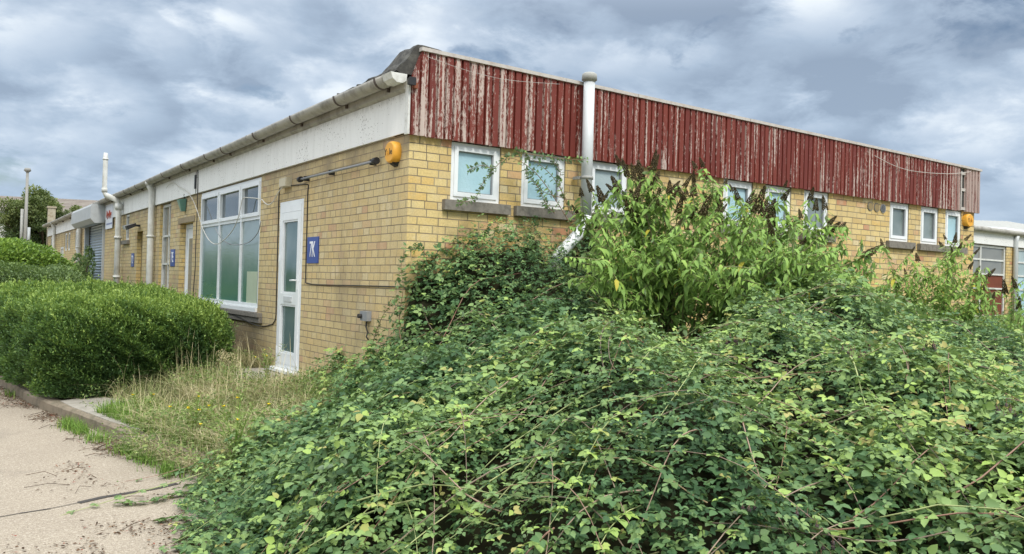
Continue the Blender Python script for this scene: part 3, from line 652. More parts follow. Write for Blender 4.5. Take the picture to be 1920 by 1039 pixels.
def alarm(c, plane, label, fade):
    t_ = thing('alarm_box', label, 'alarm box', c); m = MB(); n = 28; rx, rz = .100, .102
    def sup(a): ca, sa = math.cos(a), math.sin(a); return (rx*math.copysign(abs(ca)**.85, ca), rz*math.copysign(abs(sa)**.85, sa))
    def P(a, b, d_): return (c[0]-d_, c[1]-a, c[2]+b) if plane == 'L' else (c[0]+a, c[1]-d_, c[2]+b)
    def shell(z_split, above):
        rings = [(1.0,0.0),(1.0,.055),(.95,.072),(.86,.08)]; vs = []
        for s_, d_ in rings:
            for k in range(n): a, b = sup(2*math.pi*k/n); vs.append(P(a*s_, b*s_, d_))
        return vs, [(i*n+k, i*n+(k+1)%n, (i+1)*n+(k+1)%n, (i+1)*n+k) for i in range(3) for k in range(n)]+[tuple(3*n+k for k in range(n))]
    vs, fs = shell(0, True)
    m.add(vs, fs, 0, True); m.sm[-1] = False; m.build('cover', M['yellow'], t_)
    b = MB(); vs = [P(-.070,-.068,.0),P(.070,-.068,.0),P(.035,-.132,.0),P(-.035,-.132,.0),P(-.070,-.068,.074),P(.070,-.068,.074),P(.028,-.112,.05),P(-.028,-.112,.05)]
    b.add(vs, [(0,1,2,3),(4,5,6,7),(0,1,5,4),(1,2,6,5),(2,3,7,6),(3,0,4,7)]); b.build('strobe_base', M['black'], t_)
    xs = [-.068,-.020,.015,.048] if plane == 'L' else [-.05,-.012,.018,.045]
    for ch, dx in zip('Yale', xs):
        f = (ch == 'a'); cc = P(dx if plane == 'L' else dx, .0, .0815)
        cc = (cc[0], c[1]-dx, cc[2]) if plane == 'L' else cc
        if plane == 'L': cc = (c[0]-.0815, c[1]-dx, c[2])
        place_text('lettering', ch, .085, .95, M['fadeletter'] if f or (fade and ch == 'e') else M['darkletter'], t_, cc, plane)
# on the left wall text runs toward -y (left to right as seen)
alarm((0.0,.255,2.755), 'L', 'round amber alarm box with worn lettering near the building corner', False)
alarm((9.69,0.0,2.755), 'R', 'round amber alarm box at the far right end of the gable wall', True)
# black-ended bar
t_ = thing('wall_bar', 'long thin grey bar with black end caps fixed between the alarm box and door', 'bar', (-.06,1.6,2.708))
MB().tube([(-.06,.62,2.708),(-.06,2.60,2.708)], .013, 10).build('tube', M['greyplastic'], t_)
m = MB()
for a, b in ((.555,.62),(2.60,2.66)): m.tube([(-.06,a,2.708),(-.06,b,2.708)], .034, 14)
m.build('end_cap', M['black'], t_)
m = MB()
for y in (.7,1.75,2.5): m.box(-.066,.0,y-.01,y+.01,2.68,2.735)
m.build('clip', M['black'], t_)
# junction box, socket box, floodlights, lamps
t_ = thing('junction_box', 'cream junction box above the white glazed door', 'junction box', (0,3.2,2.72))
MB().box(-.07,0,3.08,3.33,2.665,2.775).build('housing', M['cream'], t_); MB().box(-.078,-.0705,3.09,3.32,2.672,2.768).build('lid', M['cream'], t_)
t_ = thing('socket_box', 'small grey outdoor socket box low on the wall near the corner', 'socket box', (0,.78,1.2))
MB().box(-.05,0,.70,.86,1.155,1.25).build('housing', M['greyplastic'], t_)
m = MB(); m.tube([(-.05,.83,1.20),(-.085,.83,1.20)], .022, 12); m.tube([(-.02,.76,1.15),(-.03,.755,1.10),(-.02,.73,1.04),(-.03,.74,1.0),(-.015,.72,.97)], .008, 6); m.build('gland', M['cable'], t_)
t_ = thing('security_light', 'small black floodlight on the top left edge of the red boards', 'floodlight', (-.03,-.07,3.36))
m = MB(); m.box(-.075,-.02,-.115,-.07,3.325,3.385); m.box(-.08,-.015,-.125,-.116,3.32,3.39); m.build('lamp_head', M['black'], t_)
MB().box(-.0195,.02,-.10,-.067,3.30,3.35).build('bracket', plain('rust_plate', (.22,.07,.035), .8, .3), t_)
t_ = thing('wall_floodlight', 'black twin floodlight beside the downpipe above the 7D doorway', 'floodlight', (0,12.4,2.58))
MB().box(-.09,0,12.36,12.46,2.56,2.60).build('bracket', M['black'], t_)
m = MB(); m.add([(-.12,12.15,2.62),(-.12,12.38,2.62),(-.30,12.38,2.55),(-.30,12.15,2.55),(-.12,12.15,2.55),(-.12,12.38,2.55),(-.27,12.38,2.47),(-.27,12.15,2.47)], [(0,1,2,3),(7,6,5,4),(0,4,5,1),(1,5,6,2),(2,6,7,3),(3,7,4,0)])
m.build('lamp_head', M['black'], t_)
m = MB(); m.add([(-.12,12.45,2.62),(-.12,12.68,2.62),(-.30,12.70,2.57),(-.30,12.47,2.57),(-.12,12.45,2.55),(-.12,12.68,2.55),(-.27,12.70,2.49),(-.27,12.47,2.49)], [(0,1,2,3),(7,6,5,4),(0,4,5,1),(1,5,6,2),(2,6,7,3),(3,7,4,0)])
m.build('lamp_head', M['greypaint'], t_)
t_ = thing('wall_lamp', 'dull green wedge wall lamp above the recessed doorway', 'wall lamp', (0,8.42,2.75))
m = MB(); m.add([(-.01,8.31,2.88),(-.01,8.53,2.88),(-.13,8.51,2.86),(-.13,8.33,2.86),(-.01,8.37,2.66),(-.01,8.47,2.66),(-.07,8.46,2.66),(-.07,8.38,2.66)], [(0,1,2,3),(7,6,5,4),(0,4,5,1),(1,5,6,2),(2,6,7,3),(3,7,4,0)]); m.build('lamp_shade', M['greenlamp'], t_)
MB().tube([(-.02,8.42,2.88),(-.03,8.42,2.95),(-.01,8.36,2.97),(-.01,8.28,2.9)], .008, 6).build('cable', M['cable'], t_)
# flues
def flue_left():
    t_ = thing('boiler_flue', 'white dog-leg flue pipe rising above the gutter beside the roller shutter', 'flue pipe', (-.12,14.28,0))
    m = MB(); m.tube([(-.12,14.28,.05),(-.12,14.28,3.16),(-.14,14.28,3.22),(-.40,14.30,3.34),(-.43,14.30,3.40),(-.43,14.30,4.18),(-.43,14.30,4.30)], [.062,.062,.062,.058,.052,.052,.042], 14); m.build('pipe', M['pipe_white'], t_)
    for a, b, r in (((-.12,14.28,3.02),(-.12,14.28,3.16),.083),((-.43,14.30,3.40),(-.43,14.30,3.50),.062),((-.43,14.30,4.14),(-.43,14.30,4.18),.062),((-.12,14.28,2.35),(-.12,14.28,2.41),.082),((-.12,14.28,1.45),(-.12,14.28,1.5),.082)):
        MB().tube([a,b], r, 14).build('collar', M['pipe_white'], t_)
flue_left()
t_ = thing('vent_pipe', 'tall pale grey vent pipe with cap standing in front of the red boards', 'vent pipe', (1.956,-.16,0))
MB().tube([(1.956,-.16,2.28),(1.956,-.16,3.66)], .058, 20).build('pipe', M['pipe_grey'], t_)
m = MB(); m.tube([(1.956,-.16,3.655),(1.956,-.16,3.672),(1.956,-.16,3.675),(1.956,-.16,3.735),(1.956,-.16,3.75)], [.062,.064,.080,.076,.055], 20); m.build('cap', M['pipe_cap'], t_)
m = MB(); m.tube([(1.956,-.16,2.655),(1.956,-.16,2.685)], .068, 20); m.box(1.90,1.92,-.16,0,2.66,2.68); m.box(1.875,1.895,-.13,-.03,2.655,2.685); m.build('bracket', M['pipe_cap'], t_)
m = MB(); m.tube([(1.956,-.16,2.28),(1.95,-.16,2.22),(1.88,-.16,2.10),(1.62,-.16,1.86),(1.575,-.16,1.78),(1.57,-.16,1.3)], .06, 16); m.build('bend', M['upvc'], t_)
m = MB(); m.tube([(1.573,-.16,1.66),(1.572,-.16,1.78)], .07, 16); m.build('collar', M['pipe_cap'], t_)
# banner
t_ = thing('banner', 'white wall banner with worn red and blue print beside the shutter box', 'banner', (-.03,16.15,3.0))
MB().box(-.036,-.0295,15.66,16.68,2.66,3.26).build('sheet', M['banner'], t_)
m = MB()
for q in range(9): m.tube([(-.040,16.5-.08*q,2.95+.05*math.sin(q*2.1)),(-.040,16.45-.08*q,3.08+.04*math.cos(q*1.3))], .013, 5)
m.build('red_script', M['bannerred'], t_)
m = MB()
for q in range(6): m.box(-.040,-.0365,16.5-.14*q,16.41-.14*q,2.76,2.80)
m.build('blue_print', M['bannerblue'], t_)
# cables
def cable(name, label, pxs, r, mt, x=-.02, cat='cable', n=6):
    pts = [onL(a, b, x) for a, b in pxs]; cp_ = crs(pts, n)
    m = MB(); m.tube(cp_, r, 6); return tag(m.build(name, mt), label, cat)
cable('cable', 'thin dark cable framing the white glazed door and running to the corner', [(490,612),(505,610),(516,600),(518,560),(522,400),(524,356),(530,350),(560,347),(577,346),(577,360),(575,440),(573,520),(576,531),(600,534),(680,536),(757,538)], .0065, M['cable'], -.008, n=2)
m = MB(); m.tube([(-.008,.01,1.495),(-.008,-.008,1.495),(.02,-.008,1.495),(.3,-.008,1.50),(1.2,-.008,1.49)], .0065, 6); tag(m.build('cable', M['cable']), 'short dark cable along the gable wall disappearing behind the brambles', 'cable')
cable('cable', 'pale sagging wire looped from the junction box across the big window', [(532,348),(521,362),(512,378),(504,384),(496,380),(490,374),(470,371),(456,372),(452,385),(446,410),(436,432),(420,450),(405,458),(392,450),(380,428),(372,402),(364,380),(356,366),(346,355),(335,350),(326,343),(318,345),(312,353)], .0065, M['wire'], -.06)
cable('cable', 'dark vertical cable down the joint between window and recessed door', [(371,308),(371,345),(370,380),(369,420),(367,460),(366,500),(363,540),(361,568)], .0075, M['cable'], -.035)
cable('cable', 'thin grey wire drooping over the lower panes of the big window', [(489,415),(484,435),(470,452),(455,458),(440,459),(425,455),(412,443),(404,428)], .006, M['greyplastic'], -.03)
cable('cable', 'dark wire sagging under the big window sill', [(380,585),(400,583),(425,586),(450,596),(470,606),(485,611),(490,612)], .007, M['cable'], -.05, n=3)
m = MB(); m.box(-.05,-.028,7.585,7.655,2.99,3.22); tag(m.build('joint_cover', M['black']), 'black strip covering the joint in the white fascia', 'cover strip')
# loose wire on red boards
pts = [onR(a, b, -.09) for a, b in ((1640,292),(1680,312),(1720,322),(1780,326),(1820,322))]
tag(MB().tube(crs(pts, 5), .0035, 5).build('wire', M['wire']), 'thin pale wire sagging across the right end of the red boards', 'wire')
pts = [onR(a, b, -.09) for a, b in ((800,106),(850,124),(900,139),(960,151),(1050,158))]
tag(MB().tube(crs(pts, 5), .002, 5).build('wire', M['trim']), 'thin faded wire across the upper left of the red boards', 'wire')

# ------------------------------------------------------------------ rear unit on the right
U = thing('rear_unit', 'lower pale-fascia brick unit set back behind the right end of the gable', 'building', (10,3.9,0))
YB = 3.9
ops2 = [(16.6,19.22,1.09,2.9),(19.85,22.9,1.09,2.9),(24,26.5,1.09,2.9)]
wall('R', XR+.01, 34, -.05, 2.91, ops2, .12, .3, 'wall', U, M['brick'], YB)
MB().box(XR+.01,34,YB-.03,YB+.02,2.914,3.24).build('fascia_board', M['white_board'], U)
m = MB(); m.tube([(XR,YB-.1,3.28),(34,YB-.1,3.25)], .07, 12); m.build('gutter', M['gutter'], U)
for x0, x1, z0, z1 in ops2:
    m = MB(); ring(m, 'R', x0+.004, x1-.004, z0, z1-.01, .05, .03, .09, YB); nb = 2 if x0 < 18 else 3
    cs = [x0+(x1-x0)*k/nb for k in range(1, nb)] if x0 > 18 else [18.0+.0]
    for c_ in cs: m.box(c_-.025,c_+.025,YB+.03,YB+.088,z0+.05,z1-.06)
    ed_ = [x0+.05]+[v for c_ in cs for v in (c_-.025,c_+.025)]+[x1-.054]
    for z in (1.81,2.17,2.53):
        for q in range(0, len(ed_), 2): m.box(ed_[q],ed_[q+1],YB+.032,YB+.086,z-.02,z+.02)
    o = m.build('window', M['oldwhite'], U)
    MB().box(x0+.05,x1-.05,YB+.06,YB+.066,2.17,z1-.05).build('pane', M['g_old'] if x0 < 18 else M['g_white'], o)
    MB().box(x0+.05,x1-.05,YB+.061,YB+.067,z0+.05,2.168).build('curtain', M['redcurtain'] if x0 < 18 else M['g_cyan'], o)
    MB().box(x0-.1,x1+.1,YB-.06,YB+.025,1.0,1.085).build('sill', M['sill'], o)
m = MB(); m.tube([(19.56,YB-.1,3.2),(19.56,YB-.07,3.05),(19.56,YB-.07,.1)], .055, 12); m.build('downpipe', M['pipe_grey'], U)
# profiled roof sheets of the rear unit
rm = MB(); nx = 150; vs = []
for i in range(nx+1):
    x = XR+.05+(34-XR)*i/nx; c_ = .018*math.cos(i*math.pi)
    vs += [(x,YB-.06,3.30+c_),(x,11.0,3.62+.052*(x-10)+c_)]
rm.add(vs, [(2*i,2*i+2,2*i+3,2*i+1) for i in range(nx)]); rr = rm.build('roof', M['pipe_cap'], U, fixn=False)
m = MB()
for x0 in (22.5,26.5,30.5):
    zr = lambda x,y: 3.30+(y-YB+.06)/(11-YB+.06)*(.32+.052*(x-10))+.028
    m.add([(x0,YB+1,zr(x0,YB+1)),(x0+2.2,YB+1,zr(x0+2.2,YB+1)),(x0+2.2,8.5,zr(x0+2.2,8.5)),(x0,8.5,zr(x0,8.5))], [(0,1,2,3)])
m.build('rooflight', M['banner'], rr, fixn=False)
m = MB(); m.add([(24.5,11.2,0),(60,11.2,0),(60,11.2,4.2),(24.5,11.2,4.2)], [(0,1,2,3)])
# ------------------------------------------------------------------ far left background
T = lambda D, px, py: CAM + D*ray(px, py)
W_ = thing('warehouse', 'far white warehouse with brown corrugated roof behind the tree', 'building', tuple(T(62,60,440)[:2])+(0,))
wdir = unit(R2*np.array([1,1,0])); wbk = np.array([-wdir[1], wdir[0], 0])
o0 = T(62,-260,400); o0[2] = 0; o1 = o0+wdir*21
def wp(s_, b_, z): q = o0+wdir*s_+wbk*b_; return (q[0], q[1], z)
m = MB(); m.add([wp(0,0,0),wp(21,0,0),wp(21,0,5.9),wp(0,0,6.2),wp(0,14,0),wp(21,14,0),wp(21,14,5.9),wp(0,14,6.2)], [(0,1,2,3),(1,5,6,2),(4,0,3,7),(5,4,7,6)])
def sheet_mat(nm, a, b, k):
    m_, t = mat(nm); c = t.objc(); wv = t.n('ShaderNodeTexWave', _bands_direction='X', Scale=k, Distortion=.3)
    mp = t.n('ShaderNodeMapping', Vector=c, Rotation=(0,0,-math.atan2(wdir[1], wdir[0]))).outputs[0]; t.t.links.new(mp, wv.inputs['Vector'])
    col = t.mix(wv.outputs[1], a, b); col = t.mix(t.ramp(t.noise(c, .8, 6), [(.4,0.0),(.7,.5)]), col, (.3,.27,.22))
    t.out(t.bsdf(col, .8, t.bump(wv.outputs[1], .5, .05), .3)); return m_
m.build('wall', sheet_mat('white_sheeting', (.72,.72,.70), (.58,.58,.55), 1.2), W_, fixn=False)
m = MB(); m.add([wp(-.3,-.4,6.1),wp(21.3,-.4,5.8),wp(21.3,7,7.35),wp(-.3,7,7.75),wp(21.3,14.4,5.8),wp(-.3,14.4,6.1)], [(0,1,2,3),(3,2,4,5)])
m.build('roof', sheet_mat('brown_corrugated_sheets', (.24,.19,.15), (.05,.04,.032), 1.15), W_, fixn=False)
t_ = thing('container', 'blue steel container standing left of the lamp post', 'container', tuple(T(50,8,470)[:2])+(0,))
c0 = T(50,-60,440); m = MB()
def cpnt(s_, b_, z): q = c0+wdir*s_+wbk*b_; return (q[0], q[1], z)
vs = []; n = 30
for i in range(n+1):
    s_ = 3.2*i/n; b_ = .05*(i%2); vs += [cpnt(s_,b_,.2), cpnt(s_,b_,3.25)]
m.add(vs, [(2*i,2*i+2,2*i+3,2*i+1) for i in range(n)])
m.add([cpnt(3.2,0,.2),cpnt(3.2,2.4,.2),cpnt(3.2,2.4,3.25),cpnt(3.2,0,3.25),cpnt(0,0,3.25),cpnt(0,2.4,3.25)], [(0,1,2,3),(4,3,2,5)])
m.build('body', M['blueskip'], t_, fixn=False)
m = MB(); 
for s_ in (0,3.05): q0 = cpnt(s_,-.03,.1); q1 = cpnt(s_,-.03,3.3); m.tube([q0,q1], .07, 6)
m.build('corner_post', M['blueskip'], t_)
lp = T(30,47,455); L0 = (lp[0], lp[1], 0); zt = T(30,50,322)[2]
t_ = thing('lamp_post', 'weathered steel lamp post with strapped boards beyond the hedge', 'lamp post', L0)
m = MB(); m.tube([(lp[0],lp[1],0),(lp[0],lp[1],3),(lp[0],lp[1],zt)], [.075,.06,.045], 10); m.build('post', M['greymetal'], t_)
m = MB(); m.tube([(lp[0],lp[1],zt-.02),(lp[0],lp[1],zt+.04),(lp[0],lp[1],zt+.13)], [.05,.12,.09], 12); m.build('lamp_head', M['greymetal'], t_)
q = np.array([lp[0],lp[1],0])-wdir*.14
m = MB(); m.tube([q+np.array([0,0,2.0]), q+np.array([0,0,3.75])], .05, 4); m.build('board', M['pipe_cap'], t_)
q = np.array([lp[0],lp[1],0])+wdir*.12
m = MB(); m.tube([q+np.array([0,0,2.3]), q+np.array([0,0,3.1])], .05, 4); m.build('board', M['greypaint'], t_)
# opposite building, seen only as a reflection in the upper window panes
O = thing('opposite_building', 'dark brick building across the road behind the camera', 'building', (-28,8,0))
m = MB(); m.box(-40,-28,-20,45,-.02,3.7); m.build('wall', M['brick'], O)
m = MB(); m.prism([(-27.6,3.7),(-34,4.7),(-40.4,3.7)], 1, -20.3, 45.3); m.build('roof', M['felt'], O)

# ------------------------------------------------------------------ vegetation
def rand_unit(n): return unit(RS.normal(size=(n,3)))
def foliage_volume(centers, radii, n, shell=.75):
    """random points in a union of blobs, biased to their outer shell; returns points and outward directions"""
    C = np.array(centers, float); R_ = np.array(radii, float); 
    if R_.ndim == 1: R_ = np.repeat(R_[:, None], 3, 1)
    wgt = (R_.prod(1))**(2/3); idx = RS.choice(len(C), n, p=wgt/wgt.sum()); u = rand_unit(n)
    rr_ = shell+(1-shell)*RS.rand(n)**.7; rr_ = np.where(RS.rand(n) < .25, RS.rand(n)**.5, rr_)
    return C[idx]+u*R_[idx]*rr_[:, None], u, idx
# --- clipped hedge
def hedge(name, label, x0f, x1f, y0, y1, topf, n, mt, lsz, near=None, cat='hedge', inner=True, jitter=.05):
    t_ = thing(name, label, cat, ((x0f((y0+y1)/2)+x1f((y0+y1)/2))/2, (y0+y1)/2, .15))
    # points on a soft-cornered box that follows the kerb line
    rad = .42
    def roundbox(U, Y, Zr, rad_=rad, grow=0.0):
        xa, xb = x0f(Y), x1f(Y); zb_ = terr((xa+xb)/2, Y)-.10; zt_ = topf(Y)
        X = xa+(xb-xa)*U; Z = zb_+(zt_-zb_)*Zr
        cx_ = np.clip(X, xa+rad_, np.maximum(xb-rad_, xa+rad_+.01)); cy_ = np.clip(Y, y0+rad_, y1); cz_ = np.clip(Z, zb_-1, zt_-rad_)
        d_ = np.stack([X-cx_, Y-cy_, Z-cz_], 1); nn_ = unit(d_); c_ = np.stack([cx_, cy_, cz_], 1)
        return c_, nn_
    f_ = RS.rand(n); U = RS.rand(n); Zr = RS.rand(n)**.85; Y = y0+(y1-y0)*RS.rand(n)**1.7
    top_ = f_ < .42; road_ = (f_ >= .42) & (f_ < .72); wall_ = (f_ >= .72) & (f_ < .80); end_ = f_ >= .80
    Zr = np.where(top_, 1.0, Zr); U = np.where(road_, 0.0, np.where(wall_, 1.0, U)); Y = np.where(end_, y0, Y)
    C_, Nn = roundbox(U, Y, Zr)
    P0 = C_+Nn*rad; bump = .15*(vnoise(P0[:,1]*1.9+P0[:,0]*1.3, P0[:,2]*2.4+P0[:,0]*1.1, 3)-.5)+.13*(vnoise(P0[:,1]*6, P0[:,2]*6+P0[:,0]*5, 5)-.5)
    depth = np.abs(RS.normal(size=n))*jitter; P = P0+Nn*(bump-depth+.05*RS.rand(n)**2)[:, None]
    fl_ = vnoise(P[:,1]*14+P[:,0]*9, P[:,2]*14+P[:,0]*7, 21)
    Tn = unit(Nn*.9+np.array([-.15,-.35,.75])+RS.normal(size=(n,3))*.5); up_ = unit(Nn+RS.normal(size=(n,3))*.6+np.array([0,0,.4]))
    P = P+Nn*(.10*(fl_-.5))[:, None]
    L = lsz*(.7+.6*RS.rand(n)); sc_ = 1+np.clip((Y-y0)/8, 0, 1.6); L = L*sc_
    V, F = leaves(P, Tn, up_, L, L*.5, RHOMB)
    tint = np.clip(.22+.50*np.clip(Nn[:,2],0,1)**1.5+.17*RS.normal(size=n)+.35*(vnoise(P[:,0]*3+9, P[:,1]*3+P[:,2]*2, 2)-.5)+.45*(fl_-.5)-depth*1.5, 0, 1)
    ns_ = 6500; js = RS.choice(n, ns_); sp_ = np.repeat(P[js], 9, 0); sd_ = np.repeat(unit(Nn[js]*.5+np.array([0,0,.9])+RS.normal(size=(ns_,3))*.3), 9, 0); tt_ = np.tile(np.arange(9)/9, ns_)
    sp_ = sp_+sd_*(tt_*np.repeat(.05+.14*RS.rand(ns_)**1.5, 9))[:, None]; V2_, F2_ = leaves(sp_, unit(sd_+RS.normal(size=sp_.shape)*.7), unit(RS.normal(size=sp_.shape)*.5+[0,0,1]), .022+.016*RS.rand(len(sp_)), .011+.008*RS.rand(len(sp_)), RHOMB)
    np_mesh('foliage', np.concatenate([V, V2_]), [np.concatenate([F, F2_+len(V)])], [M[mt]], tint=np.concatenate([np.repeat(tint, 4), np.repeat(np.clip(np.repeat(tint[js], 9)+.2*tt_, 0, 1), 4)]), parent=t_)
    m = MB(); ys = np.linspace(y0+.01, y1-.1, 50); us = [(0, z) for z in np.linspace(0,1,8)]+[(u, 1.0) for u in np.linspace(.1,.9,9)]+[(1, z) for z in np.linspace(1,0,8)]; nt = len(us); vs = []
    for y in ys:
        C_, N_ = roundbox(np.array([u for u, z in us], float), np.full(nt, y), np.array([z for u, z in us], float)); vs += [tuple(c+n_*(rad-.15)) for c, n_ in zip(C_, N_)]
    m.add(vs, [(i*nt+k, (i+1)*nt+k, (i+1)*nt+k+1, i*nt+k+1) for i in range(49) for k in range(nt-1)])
    m.add(vs[:nt], [tuple(range(nt))]); m.build('dark_core', M['thicket'], t_, fixn=False)  # closed dark shell filling the hedge behind its leaves
kx = lambda y: kerb_x(y)+.06
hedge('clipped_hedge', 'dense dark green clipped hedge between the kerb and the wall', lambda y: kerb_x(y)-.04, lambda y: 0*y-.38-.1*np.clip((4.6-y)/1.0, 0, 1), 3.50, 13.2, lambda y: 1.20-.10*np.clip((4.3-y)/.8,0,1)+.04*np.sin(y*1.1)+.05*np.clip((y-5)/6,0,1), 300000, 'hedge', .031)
# --- shrubs beyond the hedge
def blobshrub(name, label, base, blobs, n, mt, lsz, lw=.5, tmpl=RHOMB, cat='shrub', group=None, stem=True, tb=0.0):
    t_ = thing(name, label, cat, base, group)
    C = [(b[0],b[1],b[2]) for b in blobs]; R_ = [b[3:6] if len(b) > 4 else (b[3],)*3 for b in blobs]
    P, u, idx = foliage_volume(C, R_, n)
    P = P[P[:,2] > .1]; u = u[:len(P)] if False else unit(P-np.array(C)[0]*[1,1,.8])
    k = len(P); Tn = unit(u+RS.normal(size=(k,3))*.7+np.array([0,0,.2])); up_ = unit(RS.normal(size=(k,3))*.6+np.array([0,0,1.0])+u*.4)
    L = lsz*(.7+.6*RS.rand(k)); V, F = leaves(P, Tn, up_, L, L*lw, tmpl)
    z = (P[:,2]-P[:,2].min())/(np.ptp(P[:,2])+1e-6)
    tint = np.clip(tb+.25+.35*z+.2*RS.normal(size=k)+.3*(vnoise(P[:,0]*2.3, P[:,2]*2.3+P[:,1], 4)-.5), 0, 1)
    np_mesh('foliage', V, [F], [M[mt]], tint=np.repeat(tint, len(tmpl[0])), parent=t_)
    if stem:
        m = MB()
        for c_, r_ in zip(C, R_):
            m.tube([(base[0]+random.uniform(-.1,.1), base[1]+random.uniform(-.1,.1), base[2]), ((base[0]+c_[0])/2+random.uniform(-.1,.1), (base[1]+c_[1])/2, (base[2]+c_[2])/2), (c_[0],c_[1],c_[2]+r_[2]*.4)], [.05,.035,.012], 6)
        m.build('stems', M['bark'], t_)
    return t_
def ground_pt(D, px): v = ray(px, 519.5); q = CAM+D*v; return q[0], q[1]
bl = []
for px, D, z, r in ((-60,17.5,1.3,.75),(-20,18,1.45,.8),(25,18.5,1.5,.75),(65,19,1.45,.7),(95,19.5,1.3,.6),(-80,20,1.6,.8)):
    q = ground_pt(D, px); bl.append((q[0], q[1], z+.04, r, r, r*.95))
g0 = ground_pt(18.5, 20); blobshrub('lime_shrub', 'bright lime green shrub rising behind the clipped hedge', (g0[0],g0[1],.3), bl, 45000, 'limehedge', .075, tb=.12)
bl = []
for px, D, z, r in ((90,16.5,.95,.7),(125,16.8,.95,.6),(150,16.2,.75,.55),(60,15.5,1.0,.65),(20,15,1.0,.7),(-30,14.8,1.05,.7),(175,15.9,.55,.45),(110,18,1.1,.6),(-80,14.8,1.0,.7)):
    q = ground_pt(D, px); bl.append((q[0], q[1], z, r, r, r))
g0 = ground_pt(16, 80); blobshrub('overgrown_shrub', 'dull grey-green overgrown shrub between the hedge and the roller shutter', (g0[0],g0[1],.3), bl, 60000, 'shrub', .055, tb=-.02)
g0 = onL(140, 490, -.5); bl = [(g0[0],g0[1],1.25,.35,.8,.5),(g0[0]+.1,g0[1]+1.2,1.1,.35,.8,.5),(g0[0]+.3,g0[1]-.3,1.75,.15,.3,.5),(g0[0]+.15,g0[1]+.5,1.6,.25,.3,.45)]
blobshrub('wall_shrub', 'small dark shrub against the wall beyond the roller shutter', (g0[0],g0[1],.3), bl, 4200, 'shrub', .085, tb=.15)
# --- background tree
def tree(D, px, zc, rx, rz, n):
    q = ground_pt(D, px); t_ = thing('tree', 'broad dark-leaved tree between the lamp post and the warehouse roof', 'tree', (q[0],q[1],0))
    m = MB(); tips = []
    m.tube([(q[0],q[1],0),(q[0]+.1,q[1],1.2),(q[0],q[1],2.2)], [.22,.18,.15], 8)
    for k in range(38):
        a = 2*math.pi*random.random(); e = random.uniform(.15,1.4); r_ = random.uniform(.75,1.08)
        tip = (q[0]+rx*r_*math.cos(a)*math.cos(e), q[1]+rx*r_*math.sin(a)*math.cos(e), zc-.6+rz*1.25*r_*math.sin(e))
        mid = ((q[0]*1.2+tip[0]*.8)/2, (q[1]*1.2+tip[1]*.8)/2, (1.6+tip[2])/2+.2)
        m.tube([(q[0],q[1],1.3+random.random()), mid, tip], [.08,.045,.008], 5); tips.append(tip)
    m.build('trunk', M['bark'], t_)
    C = []; R_ = []
    for tp in tips:
        C.append((tp[0]*.92+q[0]*.08, tp[1]*.92+q[1]*.08, tp[2]-.1)); R_.append((random.uniform(.20,.5),)*2+(random.uniform(.18,.42),))
    for k in range(14): C.append((q[0]+random.uniform(-.6,.6)*rx, q[1]+random.uniform(-.6,.6)*rx, zc+random.uniform(-.8,.35)*rz)); R_.append((.8,.8,.7))
    P, u, idx = foliage_volume(C, R_, n, .4); k = len(P)
    Tn = unit(RS.normal(size=(k,3))+u*.8); L = .115*(.6+.8*RS.rand(k)); V, F = leaves(P, Tn, unit(RS.normal(size=(k,3))*.5+np.array([0,0,1])), L, L*.55, RHOMB)
    ti = RS.rand(len(C))[idx]*.5+RS.rand(k)*.35+.2*(P[:,2]-zc)/rz
    np_mesh('crown', V, [F], [M['tree']], tint=np.repeat(np.clip(ti,0,1), 4), parent=t_)
tree(40, 78, 3.8, 2.15, 1.8, 42000)

